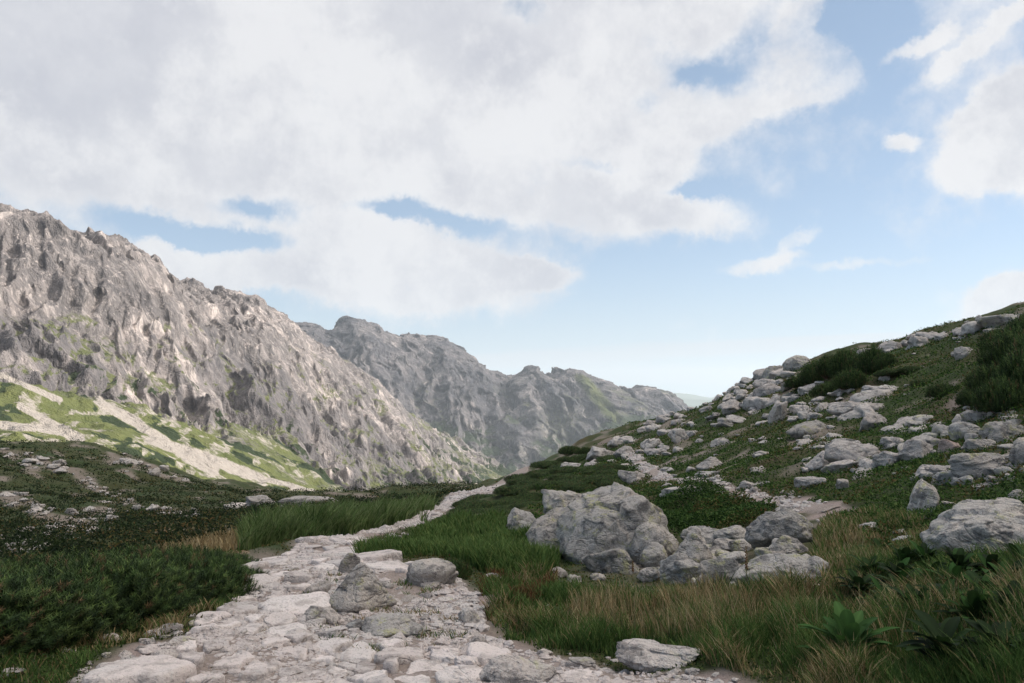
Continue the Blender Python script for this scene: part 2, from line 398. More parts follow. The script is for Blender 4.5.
def mount_mat(name, ra, rb, rdark, gscale, q=1.0):
  m = N(name, .95)
  s = m.sep(m.attr().outputs['Color'])
  pv = m.pos((1, 1, .45))
  n1 = m.noise(.012 * q, 6, .65, pv); n2 = m.noise(.06 * q, 6, .7, pv); n3 = m.noise(.25 * q, 5, .75, pv)
  rock = m.mix(m.step(n1, .40, .58), ra, rb); rock = m.mix(m.math('MULTIPLY', m.step(n2, .50, .62), .6), rock, rdark)
  def rid(sc, vec):
    q_ = m.n('ShaderNodeTexNoise'); q_.noise_type = 'RIDGED_MULTIFRACTAL'; q_.inputs['Scale'].default_value = sc; q_.inputs['Detail'].default_value = 6
    q_.inputs['Roughness'].default_value = .6; m.l(vec, q_.inputs['Vector']); return q_.outputs['Fac']
  wv = m.n('ShaderNodeVectorMath', operation='ADD'); wn_ = m.n('ShaderNodeTexNoise'); wn_.inputs['Scale'].default_value = .03 * q; m.l(m.pos(), wn_.inputs['Vector'])
  ws = m.n('ShaderNodeVectorMath', operation='SCALE'); m.l(wn_.outputs['Color'], ws.inputs[0]); ws.inputs['Scale'].default_value = 22 / q
  m.l(m.pos((1, 1, .32)), wv.inputs[0]); m.l(ws.outputs[0], wv.inputs[1])
  r1 = rid(.035 * q, wv.outputs[0]); r2 = rid(.13 * q, wv.outputs[0])
  rr1 = m.math('MINIMUM', r1, 2.0); rr2 = m.math('MINIMUM', r2, 2.0)
  rock = m.mix(m.math('MULTIPLY', m.step(rr1, .22, .04), .5), rock, rdark)
  rock = m.mix(m.math('MULTIPLY', m.step(rr2, .18, .02), .45), rock, tuple(v * .8 for v in rdark))
  rock = m.mix(m.math('MULTIPLY', m.step(n3, .53, .66), .45), rock, tuple(v * 1.25 for v in rb))
  rock = m.mix(m.math('MULTIPLY', m.math('SUBTRACT', 1.0, m.attr('Dark').outputs['Fac']), 1.0), tuple(v * .8 for v in rdark), rock) if False else rock
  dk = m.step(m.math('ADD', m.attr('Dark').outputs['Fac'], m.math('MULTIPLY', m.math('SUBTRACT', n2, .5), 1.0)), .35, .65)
  rock = m.mix(m.math('MULTIPLY', dk, .6), rock, m.mix(n3, (.055, .055, .06), (.15, .14, .145)))  # dark tone by mask; on the left wall it carries painted shade
  grass = m.mix(n2, (.05 * gscale, .075 * gscale, .024 * gscale), (.17 * gscale, .175 * gscale, .065 * gscale)); pine = m.mix(n3, (.014, .026, .012), (.035, .05, .02))
  c = m.mix(m.step(m.math('ADD', s[1], m.math('MULTIPLY', m.math('SUBTRACT', n3, .5), 1.3)), .3, .75), rock, grass)
  c = m.mix(m.step(m.math('ADD', s[0], m.math('MULTIPLY', m.math('SUBTRACT', n3, .5), 1.6)), .3, .75), c, m.mix(n3, (.26, .23, .20), (.42, .38, .34)))
  c = m.mix(m.step(m.math('ADD', s[2], m.math('MULTIPLY', m.math('SUBTRACT', n3, .5), 1.4)), .35, .65), c, pine)
  m.color(c); m.bump(m.math('ADD', m.math('MULTIPLY', n2, 12 / q), m.math('ADD', m.math('MULTIPLY', rr1, 7 / q), m.math('MULTIPLY', rr2, 2.6 / q))), 1.0, 1.0)
  return m.m
M_MOUNT = mount_mat('mountain_rock', (.28, .25, .235), (.50, .435, .40), (.09, .085, .088), 1.0)
M_MOUNT_FAR = mount_mat('mountain_rock_far', (.10, .095, .10), (.29, .255, .24), (.04, .041, .05), .7, .45)

def slope_of(X, Y, Z):
    dXr, dXc = np.gradient(X); dYr, dYc = np.gradient(Y); dZr, dZc = np.gradient(Z)
    nx = dYc * dZr - dZc * dYr; ny = dZc * dXr - dXc * dZr; nz = dXc * dYr - dYc * dXr
    L = np.sqrt(nx**2 + ny**2 + nz**2) + 1e-9
    return np.abs(nz) / L
def left_fn(X, Y, Z, A, R):
    px, py0 = to_pix(X, Y, Z); px0 = px
    # rock starts above the lower pastures
    lim = np.interp(px, [0, 100, 200, 260, 330, 400, 480], [365, 385, 415, 440, 480, 500, 495])
    rk = sstep(25, -25, py0 - lim + 30 * fbm(X / 90, Y / 90, 2.2, 3))
    back = R > np.interp(A, *zip(*[(float(pix_dir(p[0], p[1])[0]), p[2] * 1.0) for p in LEFT[22:35]]))
    # fall line runs towards the camera and to the right
    th = math.radians(38)
    u = X * math.cos(th) + Y * math.sin(th); v = -X * math.sin(th) + Y * math.cos(th)
    wx = 30 * fbm(X / 120, Y / 120, 4.4, 3); wy = 30 * fbm(X / 120, Y / 120, 6.4, 3)
    d = 22 * (ridged((u + wx) / 170, (v + wy) / 420, 1.1, 4, .5) - .9)
    d = d + 9.5 * (ridged((u + wx) / 42, (v + wy) / 110, 5.1, 4, .55) - .8)
    d = d + 3.8 * (ridged(u / 15, v / 40, 2.2, 3, .55) - .8)
    d = np.where(d > 0, d * .75, d * 1.1)
    rl = np.interp(px0, [0,60,105,150,200,250,290,340,380,430,465,500],[204,221,233,254,280,302,328,360,388,424,450,472])
    tp = .72 + .28 * sstep(0, 28, py0 - rl)
    Z2 = Z * 1.025 + rk * d * tp * sstep(250, 500, R) + (1 - rk) * (6 * fbm(X / 60, Y / 60, 3, 4) + 2.5 * np.clip(fbm(X/12, Y/12, 1, 3), 0, 1))
    # push cliffs sideways too, so they are not a pure height field
    X2 = X + rk * 4 * fbm(X / 25, Z2 / 18, Y / 40, 3); Y2 = Y + rk * 5 * fbm(Y / 25, Z2 / 14, X / 40, 3)
    sl = slope_of(X2, Y2, Z2)
    px, py = to_pix(X2, Y2, Z2)
    n = fbm(X / 70, Y / 70, Z2 / 70, 4)
    grass = sstep(.6, .82, sl) * .62 * sstep(.0, .3, n + .14 + sstep(-150, 60, py - lim) * .3)
    grass = grass * sstep(-60, -20, py0 - lim + 110 * (px > -999) * np.clip((1 - Z / np.maximum(R * .24, 1)), 0, 1))
    grass = np.maximum(grass, (1 - rk) * .85)
    scree = np.zeros_like(X)
    for (x1, y1, x2, y2, wd) in [(100,400,180,452,5),(150,440,262,478,6),(262,478,345,500,3),(0,375,60,400,3),(20,405,80,440,4),(180,452,215,470,7),(60,430,0,425,4)]:
        dx, dy = x2 - x1, y2 - y1; tt = np.clip(((px - x1) * dx + (py - y1) * dy) / (dx * dx + dy * dy), 0, 1)
        scree = np.maximum(scree, sstep(1.4, .5, np.hypot(px - x1 - tt * dx, py - y1 - tt * dy) / wd + .7 * fbm(X / 25, Y / 25, 1, 3)))
    scree = np.maximum(scree, (1 - rk) * sstep(.10, .30, fbm(X / 8, Y / 20, 7.2, 4)) * .6)
    pine = sstep(.08, .3, fbm(X / 35, Y / 35, 4.9, 4)) * sstep(-110, 10, py - lim) * .75 * sstep(.45, .75, sl)
    gp = sstep(270, 360, px) * sstep(-70, 10, py - np.interp(px, [270, 480], [470, 480])) * sstep(-.15, .2, fbm(X / 45, Y / 45, 6.6, 3)) * sstep(.4, .7, sl)
    grass = np.maximum(grass, gp * .6)
    pine = np.maximum(pine, sstep(330, 450, px) * sstep(400, 460, py) * sstep(-.1, .25, fbm(X / 60, Y / 60, 3.9, 3)) * sstep(.4, .7, sl) * .8)
    pine = pine * (1 - np.clip(scree * 1.5, 0, 1))
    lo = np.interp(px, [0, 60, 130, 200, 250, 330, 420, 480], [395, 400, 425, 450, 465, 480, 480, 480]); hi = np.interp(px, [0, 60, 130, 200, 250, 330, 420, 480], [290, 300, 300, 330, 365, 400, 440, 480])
    dark = sstep(hi - 12, hi + 22, py + 30 * fbm(X / 60, Y / 60, 5.5, 4)) * (.45 + .5 * sstep(-.25, .25, fbm(X / 90, Y / 90, 8.8, 4))) * (px < 470)  # lower cliff band: partly shade put into the colour, partly darker rock
    return X2, Y2, Z2, np.stack([scree, grass, pine], -1), dark
def far_fn(X, Y, Z, A, R):
    th = math.radians(20)
    u = X * math.cos(th) + Y * math.sin(th); v = -X * math.sin(th) + Y * math.cos(th)
    wx = 70 * fbm(X / 300, Y / 300, 4.4, 3)
    d = 115 * (ridged((u + wx) / 330, v / 1200, 3.1, 4, .5) - .95)
    d = d + 32 * (ridged((u + wx) / 95, v / 260, 5.1, 4, .55) - .8) + 8 * fbm(X / 32, Y / 45, 2.2, 3)
    px, py = to_pix(X, Y, Z)
    rl = np.interp(px, [200,260,300,345,380,430,480,515,530,570,600,640,672,688,698,760],[350,338,326,319,326,337,357,374,369,370,379,386,393,405,430,460])
    tp = .5 + .5 * sstep(2, 26, py - rl)
    Z2 = Z + np.where(d > 0, d * .3, d * 1.0) * tp + 7 * (1 - tp) * ridged(X / 55, Y / 55, 4.4, 3) - 5 * (1 - tp)
    X2 = X + 22 * fbm(X / 80, Z2 / 60, Y / 120, 3); Y2 = Y + 26 * fbm(Y / 80, Z2 / 50, X / 120, 3)
    sl = slope_of(X2, Y2, Z2); px, py = to_pix(X2, Y2, Z2)
    n = fbm(X / 200, Y / 200, Z2 / 160, 4)
    grass = sstep(.5, .8, sl) * sstep(.0, .3, n) * .5 * sstep(350, 400, py)
    strip = np.exp(-((px - (575 + (py - 370) * .85)) / 9) ** 2) * sstep(368, 380, py)
    grass = np.maximum(grass, strip * .95 + .45 * np.exp(-((px - 560) / 45) ** 2) * sstep(375, 420, py))
    pine = sstep(412, 462, py + 40 * n) * .85 * sstep(.3, .6, sl)
    scree = sstep(.2, .45, fbm(X / 60, Y / 160, 2.2, 3)) * sstep(405, 440, py) * .6
    return X2, Y2, Z2, np.stack([scree, grass, pine], -1), np.clip(.35 * sstep(0, .3, fbm(X / 150, Y / 150, 4.1, 4)), 0, 1)
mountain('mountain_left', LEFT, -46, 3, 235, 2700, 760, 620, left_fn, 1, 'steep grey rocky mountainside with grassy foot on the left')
mountain('mountain_far', FAR, -24, 20, 2250, 4300, 680, 420, far_fn, 2, 'hazy rocky mountain ridge behind the valley')
# the steep mountainside the right slope climbs to, out of the picture, whose shade lies over the foreground
xg, yg = np.meshgrid(np.linspace(70, 900, 220), np.linspace(-900, 420, 300))
edge_y = 250 + 40 * fbm(yg * 0 + xg / 90, 0, 3.3, 3)
hgt_ = 420 * sstep(110, 420, xg) * sstep(edge_y + 70, edge_y - 60, yg + (xg - 250) * .1)
zg = hgt_ * (1 + .25 * fbm(xg / 120, yg / 120, 1.7, 5)) + 14 * ridged(xg / 60, yg / 60, 2.2, 4) * sstep(110, 200, xg) - 30 + 10 * sstep(200, 70, xg)
pm_ = np.stack([np.zeros_like(xg), .5 * sstep(.0, .3, fbm(xg / 50, yg / 50, 1.2, 4)), np.zeros_like(xg)], -1)
me = mesh_np('mountain_right', np.stack([xg, yg, zg], -1).reshape(-1, 3), grid_faces(300, 220), col=pm_.reshape(-1, 3), mat=M_MOUNT)
link('mountain_right', me, kind='structure', label='rocky mountainside rising beyond the right edge')
# distant low land
m = N('plain', .95); m.color(m.mix(m.noise(.0006, 4, .6), (.05, .075, .045), (.10, .12, .07))); M_PLAIN = m.m
a = np.linspace(math.radians(-75), math.radians(75), 300); r = np.exp(np.linspace(math.log(200), math.log(21500), 260))
A, R = np.meshgrid(a, r); X, Y = R * np.sin(A), R * np.cos(A)
Z = -430 + 60 * fbm(X / 1500, Y / 1500, .5, 4) * sstep(500, 3000, R)
Z = Z + sstep(9000, 14000, R) * (480 + 260 * fbm(X / 3500, Y / 5000, 1.5, 4))
me = mesh_np('plain', np.stack([X, Y, Z], -1).reshape(-1, 3), grid_faces(260, 300)[:, ::-1], mat=M_PLAIN)
link('far_hills', me, kind='structure', label='blue lowland and hills far beyond the valley')

# ------------------------------------------------------------------ rocks
import bmesh
_ico = {}
def ico(sub):
    if sub not in _ico:
        bm = bmesh.new(); bmesh.ops.create_icosphere(bm, subdivisions=sub, radius=1)
        V = np.array([v.co[:] for v in bm.verts]); Fc = np.array([[v.index for v in f.verts] for f in bm.faces]); bm.free()
        _ico[sub] = (V, Fc)
    return _ico[sub]
HERO = {
 'slab': [(-.38,-.30,.88,.42),(.05,-1,.12,.62),(1,-.25,.10,.80),(-1,-.35,.35,.80),(.55,.1,.85,.62),(-.45,-.85,.45,.60),(.6,-.8,.15,.74)],
 'flank': [(-.45,-.25,.85,.50),(-.15,-1,.35,.62),(1,-.1,.2,.85),(-1,-.3,.55,.72),(.3,-.7,.75,.55)],
 'over': [(-.15,-.2,1,.72),(-.9,-.4,.55,.78),(.9,-.3,.25,.84),(.1,-1,.1,.74),(.2,-.6,-.8,.62),(.6,-.2,.8,.74)],
 'right': [(-.25,-.35,.95,.45),(-1,-.2,.75,.62),(.2,-1,.15,.70),(1,-.2,.4,.85),(.35,-.5,.8,.50)],
}
def rock_verts(seed, sub=4, kind='block', size=1.0):
    """unit rock, extents about +-1 in x and y, bottom at z=-.35, top at z=1"""
    g = np.random.default_rng(seed); V, Fc = ico(sub)
    npl = {'block': 15, 'round': 26, 'flat': 14, 'spire': 11}.get(kind, 12)
    n = g.normal(size=(npl, 3)); n /= np.linalg.norm(n, axis=1)[:, None]
    p = g.uniform(.55, 1.0, npl) if kind != 'round' else g.uniform(.85, 1.0, npl)
    if kind == 'block':
        n[0] = (g.normal() * .25, g.normal() * .25, 1); p[0] = .7
    if kind == 'flat': n[0] = (g.normal() * .15, g.normal() * .15, 1); p[0] = .55
    if kind in HERO:
        hp = np.array(HERO[kind], float); n[:len(hp)] = hp[:, :3]; p[:len(hp)] = hp[:, 3]; p[len(hp):] = .97
    if kind == 'spire':
        for i in range(6):
            a = i / 6 * 6.28 + g.uniform(-.3, .3); n[i] = (math.cos(a), math.sin(a), g.uniform(.45, .95)); p[i] = .52
    n /= np.linalg.norm(n, axis=1)[:, None]
    d = V @ n.T; rad = np.where(d > .02, p / np.maximum(d, .02), 9)
    k = 26.0 if kind != 'round' else 8.0
    rad = -np.log(np.exp(-k * np.minimum(rad, 3)).sum(1) + np.exp(-k * 1.15)) / k
    nf = 34; q = g.normal(size=(nf, 3)); q /= np.linalg.norm(q, axis=1)[:, None]; off = g.uniform(-.05, .05, nf); tl = g.normal(size=(nf, 3)) * .13
    Vw = V + .16 * np.stack([noise3(V[:, 0] * 3 + seed, V[:, 1] * 3, V[:, 2] * 3), noise3(V[:, 0] * 3, V[:, 1] * 3 + seed, V[:, 2] * 3), noise3(V[:, 0] * 3, V[:, 1] * 3, V[:, 2] * 3 + seed)], 1)
    ni = np.argmax(Vw @ q.T, axis=1); fac = off[ni] + ((V - q[ni]) * tl[ni]).sum(1)
    rad = rad + fac * {'round': .4, 'spire': .45}.get(kind, .9)
    P = V * rad[:, None]
    s = seed * 3.17
    P = P + V * (.07 * fbm(P[:, 0] * 1.5 + s, P[:, 1] * 1.5, P[:, 2] * 1.5, 2) + .045 * fbm(P[:, 0] * 4 + s, P[:, 1] * 4, P[:, 2] * 4, 4, .55))[:, None]
    rg = ridged(P[:, 0] * 1.4 + s, P[:, 1] * 1.4, P[:, 2] * 2.2, 2)
    P = P - V * (.09 * np.clip(rg - .95, 0, 1))[:, None]
    lo, hi = P.min(0), P.max(0)
    P[:, :2] = (P[:, :2] - (lo + hi)[:2] / 2) / ((hi - lo)[:2] / 2)
    P[:, 2] = (P[:, 2] - lo[2]) / (hi[2] - lo[2]) * 1.35 - .35
    return P, Fc
def rock_mesh(seed, dims, sub, kind, mat, yaw=0, lean=0):
    P, Fc = rock_verts(seed, sub, kind)
    ca, sa = math.cos(yaw), math.sin(yaw)
    x, y = P[:, 0] * ca - P[:, 1] * sa, P[:, 0] * sa + P[:, 1] * ca
    x = x / np.abs(x).max(); y = y / np.abs(y).max()
    x = x + lean * P[:, 2]; x = (x - (x.max() + x.min()) / 2) / ((x.max() - x.min()) / 2)
    P = np.stack([x * dims[0] / 2, y * dims[1] / 2, P[:, 2] * dims[2]], 1)
    return mesh_np('boulder', P, None, Fc, smooth=True, mat=mat)

FOOT = []        # (x, y, radius) kept clear of grass
def boulder(box, label, kind='block', seed=None, depth=.85, mat=None, lean=0, sub=5, name='boulder', push=None, up=0, group=None):
    x0, y0, x1, y1 = box
    if 670 < (x0 + x1) / 2 < 830 and 520 < y0 and y1 < 592: x0 -= 2; x1 += 2; y0 -= 5; y1 += 2
    cx = (x0 + x1) / 2
    X, Y, Z, r = gcast(cx, y1 - 1)
    f = r / math.hypot((cx - CX) / F, 1)               # forward distance
    w = (x1 - x0) / F * f; h = (y1 - y0) / F * f; d = w * depth
    k = (r + (d * .38 if push is None else push)) / r
    X2, Y2 = X * k, Y * k; w *= k; h *= k
    seed = seed if seed is not None else int(cx * 7 + y1 * 13)
    e0 = float(pix_dir(cx, y0)[1]); h = max(EYE + e0 * (r * k) - Z, .25 * w * .3)
    me = rock_mesh(seed, (w, d, h), sub, kind, mat or M_ROCK, 0 if kind in HERO or kind == 'spire' else random.uniform(0, 6.28), lean)
    o = link(name, me, label=label, category='boulder' if w > .35 else 'stone')
    if group: o['group'] = group
    o.location = (X2, Y2, Z + (d * .38) * 0.0 + up - .01); o.rotation_euler = (0, 0, -math.atan2(X2, Y2))
    FOOT.append((X2, Y2, w * .42, d * .42)); return o

B = boulder
# the big outcrop and the boulder heap in the middle
B((556,483,671,574), 'huge slanting grey slab, the largest boulder at the centre of the heap', 'slab', 21, .8, sub=6, push=.95)
B((526,500,606,562), 'broad lichen-covered boulder forming the lower left flank of the huge slab', 'flank', 34, .8, sub=6, push=.5)
B((541,489,590,525), 'flat-topped grey boulder behind the upper left side of the huge slab', 'flat', 35, .8, sub=5, push=1.9)
B((506,507,537,536), 'small angular boulder standing alone left of the huge slab', 'block', 36, .9)
B((628,521,679,568), 'rounded grey boulder leaning on the lower right of the huge slab', 'round', 41, .8, push=.45)
B((640,541,668,569), 'egg-shaped stone in front of the rounded boulder below the slab', 'round', 42, .9, push=.1)
B((581,545,642,577), 'low grey boulder behind the tan grass at the foot of the huge slab', 'block', 43, .7, push=.35)
B((637,566,662,584), 'small blocky stone at the front left of the boulder heap', 'block', 44)
B((662,555,690,582), 'pale squat boulder in the front row of the heap, right of the small blocky stone', 'block', 46)
B((672,531,712,572), 'pointed grey boulder in the middle of the heap', 'spire', 47, .8, lean=.2, push=.4)
B((683,531,722,556), 'wide boulder with lichen behind the pointed one', 'block', 48, push=1.0)
B((700,524,719,541), 'small upright stone at the back of the heap', 'block', 49, push=1.4)
B((716,529,748,552), 'smooth grey boulder under the dark green mound', 'round', 50, push=.9)
B((713,543,736,560), 'dark low stone in the shaded middle of the heap', 'block', 51, push=.6)
B((731,543,752,558), 'small rounded stone left of the large right-hand boulder of the heap', 'round', 52, push=.6)
B((747,508,813,560), 'large rounded boulder overhanging a dark hollow at the right of the heap', 'over', 54, .75, sub=6, push=.75)
B((772,539,806,562), 'stone wedged under the right end of the overhanging boulder', 'block', 55, push=.45)
B((664,562,704,586), 'low block at the front of the heap directly below the pointed boulder', 'block', 156, .7, push=.3)
B((701,560,744,588), 'pale rough block in the middle of the front row of the heap', 'block', 157, .7, push=.3, sub=6)
B((757,552,785,568), 'small angular stone under the dark hollow of the overhanging boulder', 'block', 158, push=.35)
B((692,548,716,562), 'small block wedged behind the front row of the heap', 'block', 159, push=.6)
B((808,560,828,580), 'small block at the right end of the heap', 'round', 160, push=.2)
B((738,558,822,590), 'wide pale slab sloping down to the right at the front of the heap', 'right', 57, .5, lean=.25, sub=6, push=.3)
B((718,555,745,575), 'squat stone between the long slab and the dark hollow', 'block', 58, push=.5)
B((590,572,606,582), 'small stone half hidden in tan grass below the low grey boulder', 'round', 59)
# single boulders by the path
B((331,561,396,617), 'pointed pyramid-shaped boulder with yellow lichen standing in the path', 'spire', 61, .9, sub=6)
B((406,557,458,590), 'smooth grey boulder with dark juniper on its right side', 'round', 62, .8, lean=.2)
B((297,603,340,628), 'bluish low rock at the left foot of the pyramid boulder', 'flat', 63, .9, mat=M_PALE)
B((362,614,430,642), 'low rough mound of rock in front of the pyramid boulder', 'flat', 64, .8)
B((420,580,442,592), 'pale lump of stone at the foot of the smooth grey boulder', 'round', 65, mat=M_PALE)
B((458,606,481,627), 'small pale angular stone alone at the edge of the dirt patch', 'block', 66, mat=M_PALE)
B((336,551,360,578), 'thin leaning stone fin with green moss behind the pyramid boulder', 'block', 67, .5, lean=.6)
B((468,634,488,652), 'pinkish stone in the grass right of the dirt patch', 'round', 68, mat=M_PALE)
B((480,655,556,690), 'long rounded pale boulder at the bottom edge of the photo beside the meadow', 'round', 69, .7, mat=M_PALE, sub=6)
B((617,641,700,672), 'flat pale boulder rising from the grass at the meadow edge', 'flat', 70, .7, mat=M_PALE, lean=-.1, sub=6)
B((566,656,596,672), 'small pale stone between the two bottom boulders', 'flat', 71, mat=M_PALE)
B((548,566,568,580), 'white stone in the grass, left one of a close pair', 'round', 72, mat=M_PALE)
B((566,573,582,590), 'white stone in the grass, right and lower one of a close pair', 'block', 73, mat=M_PALE)
B((482,572,503,584), 'tan stone among the brown heather right of the juniper', 'round', 74, mat=M_PALE)
B((345,618,368,634), 'grey stone with grass tuft in front of the pyramid boulder', 'block', 75)
B((318,628,344,645), 'pale worn stone in the rubble left of the rough mound', 'block', 76, mat=M_PALE)
# right side
B((928,498,1050,560), 'massive grey boulder with yellow lichen near the right edge of the slope', 'right', 81, .7, sub=6)
B((903,478,938,520), 'leaning rectangular block with a pale lit top, left of the massive boulder', 'block', 82, .8, lean=.6)
B((856,521,880,534), 'small bluish-white stone alone in the grass beside the trail', 'block', 83, mat=M_PALE)
B((893,534,918,550), 'small grey stone below the leaning rectangular block', 'round', 84)
B((940,500,962,512), 'flat stone behind the massive boulder', 'flat', 85)
B((1005,488,1030,508), 'lichen-yellow boulder above the massive one at the right edge', 'round', 86)
B((952,452,1010,480), 'broad dark grey boulder in the boulder field with yellow lichen', 'block', 87, .8)
B((982,418,1024,446), 'dark grey boulder in the middle of the right-edge stack', 'block', 88, .8)
B((976,405,1022,422), 'pale flat slab lying on top of the right-edge stack', 'flat', 89, .8, push=1.0)
B((950,421,980,440), 'rounded grey boulder left of the right-edge stack', 'round', 90)
B((1012,440,1045,470), 'pale boulder cut by the right edge of the photo below the stack', 'round', 91)
B((963,438,996,454), 'low rock between the stack and the broad dark boulder', 'block', 92)
B((900,438,935,464), 'pale square-faced boulder in the middle of the boulder field', 'block', 93, .8, mat=M_PALE)
B((939,438,960,458), 'pinkish boulder right of the square-faced one', 'block', 94, mat=M_PINK)
B((826,440,880,468), 'long slanting boulder with a pale lit top at the left of the boulder field', 'block', 95, .7, lean=-.3, mat=M_PALE)
B((806,450,840,470), 'dome-shaped grey boulder at the left end of the boulder field', 'spire', 96, mat=M_PALE)
B((822,459,862,474), 'low slab under the long slanting boulder', 'flat', 97, mat=M_PALE)
B((930,464,956,480), 'pale boulder just above the leaning rectangular block', 'block', 98, mat=M_PALE)
B((912,464,945,482), 'wedge-shaped pale stone touching the upper left of the leaning rectangular block', 'block', 99, mat=M_PALE)
B((874,450,905,470), 'pale rubble block below the square-faced boulder', 'block', 100, mat=M_PALE)
B((828,400,874,416), 'pale angular rock on the green slope below the dwarf pine', 'block', 101, .7, mat=M_PALE)
B((862,384,902,397), 'long pale slab with a dark underside right of the dwarf pine', 'flat', 102, .6, mat=M_PALE)
B((860,412,888,430), 'pair of fused pale stones on the green slope', 'block', 103, mat=M_PALE)
B((954,346,973,360), 'light stone alone on the high green slope', 'block', 104, mat=M_PALE)
B((980,313,1030,328), 'wide dark-bellied boulder on the skyline at the right edge', 'flat', 105, .8)
B((783,355,811,371), 'rounded boulder on the skyline left of the dwarf pine', 'round', 106)
B((758,365,788,382), 'slanting slab on the skyline leaning against the rounded boulder', 'block', 107, lean=.5)
B((953,326,976,336), 'low boulder on the skyline between the pine and the right-edge boulder', 'flat', 108, mat=M_PALE)
B((696,456,727,472), 'pale triangular boulder on the slope above the narrow trail', 'spire', 109, mat=M_PALE)
B((695,470,722,478), 'flat pale slab below the triangular boulder', 'flat', 110, mat=M_PALE)
B((768,400,788,424), 'tall pale stone leaning on the upper slope', 'block', 111, lean=.5, mat=M_PALE)
B((660,484,706,500), 'long pale ledge of rock above the dark mound', 'flat', 112, .4, lean=.3, mat=M_PALE)
B((618,470,650,486), 'slanting pale rock ledge above the huge slab', 'flat', 113, .5, mat=M_PALE)
B((738,480,756,492), 'light stone standing beside the trail', 'block', 114, mat=M_PALE)
B((795,476,826,490), 'long low pale rock in the green right of the trail', 'flat', 115, .5, mat=M_PALE)
B((836,478,850,492), 'small upright pale stone in the green above the trail', 'block', 116, mat=M_PALE)
B((668,428,690,444), 'pale stone block on the bare upper crest', 'block', 117, mat=M_PALE)
B((586,446,616,462), 'pale outcrop beside the dark pine on the pass', 'block', 118, mat=M_PALE)
B((560,462,585,470), 'low pale rock at the top of the pass beside the path', 'flat', 119, mat=M_PALE)
B((640,438,662,452), 'pale blocks on the bare crest beyond the pass', 'block', 120, mat=M_PALE)
# left side
B((18,576,58,592), 'flat pale rock showing behind the top of the pine hedge', 'flat', 131, .7, mat=M_PALE)
B((95,634,120,646), 'white flat stone in the verge between hedge and path', 'flat', 132, mat=M_PALE)
B((150,648,178,664), 'white rounded stone at the left border of the path', 'round', 133, mat=M_PALE)
B((165,634,196,650), 'larger pale stone bordering the path just beyond the white one', 'round', 134, mat=M_PALE)
B((0,666,24,680), 'pale stone in the bottom left corner below the hedge', 'flat', 135, mat=M_PALE)
B((55,646,75,656), 'small pale stone half buried under the hedge', 'round', 136, mat=M_PALE)
B((224,503,246,512), 'pale flat boulder on the far left crest', 'flat', 137, mat=M_PALE)
B((246,495,275,508), 'large pale boulder on the far crest, left of two', 'block', 138, mat=M_PALE)
B((278,496,335,506), 'long pale rock band on the far crest, right of two', 'flat', 139, .4, mat=M_PALE)
B((104,514,118,524), 'white block at the tip of the far scree', 'block', 140, mat=M_PALE)

# prototypes reused by small stones
def protos(n, kinds, sub, mat, s0):
    out = []
    for i in range(n):
        P, Fc = rock_verts(s0 + i, sub, kinds[i % len(kinds)])
        P = P * np.array([.5, .5 * random.uniform(.65, .95), .42 if kinds[i % len(kinds)] != 'flat' else .25])
        out.append(mesh_np('stone', P, None, Fc, mat=mat))
    return out
P_PALE = protos(10, ['block', 'block', 'flat', 'block', 'spire'], 4, M_PALE, 300)
P_GREY = protos(6, ['block', 'round', 'block'], 4, M_ROCK, 320)
def stones(n, region, size, label, group, protos_, cat='stone', name='stone', avoid=None, weight=None):
    """region: polygon in photo pixels; size: pixel width range"""
    xs = [p[0] for p in region]; ys = [p[1] for p in region]; k = 0; tries = 0
    while k < n and tries < n * 30:
        tries += 1
        px, py = random.uniform(min(xs), max(xs)), random.uniform(min(ys), max(ys))
        if not poly_in(np.array([px]), np.array([py]), region)[0]: continue
        if weight and random.random() > weight(px, py): continue
        X, Y, Z, r = gcast(px, py)
        if any((X - f[0]) ** 2 + (Y - f[1]) ** 2 < (f[2] * .8) ** 2 for f in FOOT): continue
        s = random.uniform(*size) ; s = s * random.choice([.5, .6, .8, 1, 1.2, 1.9]) * r / F
        zz = Z
        STONES.append((s * F / r, label, group, random.choice(protos_), (X, Y, zz - s * .02), (s * random.uniform(.8, 1.25), s * random.uniform(.8, 1.2), s * random.uniform(.7, 1.2)),
                       (random.uniform(-.25, .25), random.uniform(-.25, .25), random.uniform(0, 6.28)))); k += 1
STONES = []
def place_stones():
    STONES.sort(key=lambda q: -q[0])
    for wpx, label, group, me, loc, scl_, rot in STONES[:285]:
        o = link('stone', me, label=label, category='stone', group=group)
        o.location = (loc[0], loc[1], loc[2] - scl_[2] * .12); o.scale = scl_; o.rotation_euler = rot
    for mat_, nm in ((M_PALE, 'pale'), (M_ROCK, 'grey')):
        VV, FF, n = [], [], 0
        for wpx, label, group, me, loc, scl_, rot in STONES[285:]:
            if me.materials[0] != mat_: continue
            v = np.empty(len(me.vertices) * 3, np.float32); me.vertices.foreach_get('co', v); v = v.reshape(-1, 3) * np.array(scl_)
            f = np.empty(len(me.loops), np.int32); me.loops.foreach_get('vertex_index', f)
            c_, s_ = math.cos(rot[2]), math.sin(rot[2])
            v = np.stack([v[:, 0] * c_ - v[:, 1] * s_, v[:, 0] * s_ + v[:, 1] * c_, v[:, 2]], 1) + np.array(loc)
            VV.append(v); FF.append(f.reshape(-1, 3) + n); n += len(v)
        if VV: link('scree', mesh_np('scree', np.concatenate(VV), None, np.concatenate(FF), mat=mat_), kind='stuff', label='small %s stones scattered over the slopes' % nm)
stones(120, [(800,470),(800,430),(870,435),(960,410),(1060,405),(1060,480),(960,490),(880,480)], (10, 24), 'grey stone in the boulder field on the right slope', 'stones of the boulder field on the right slope', P_GREY + P_PALE[:3])
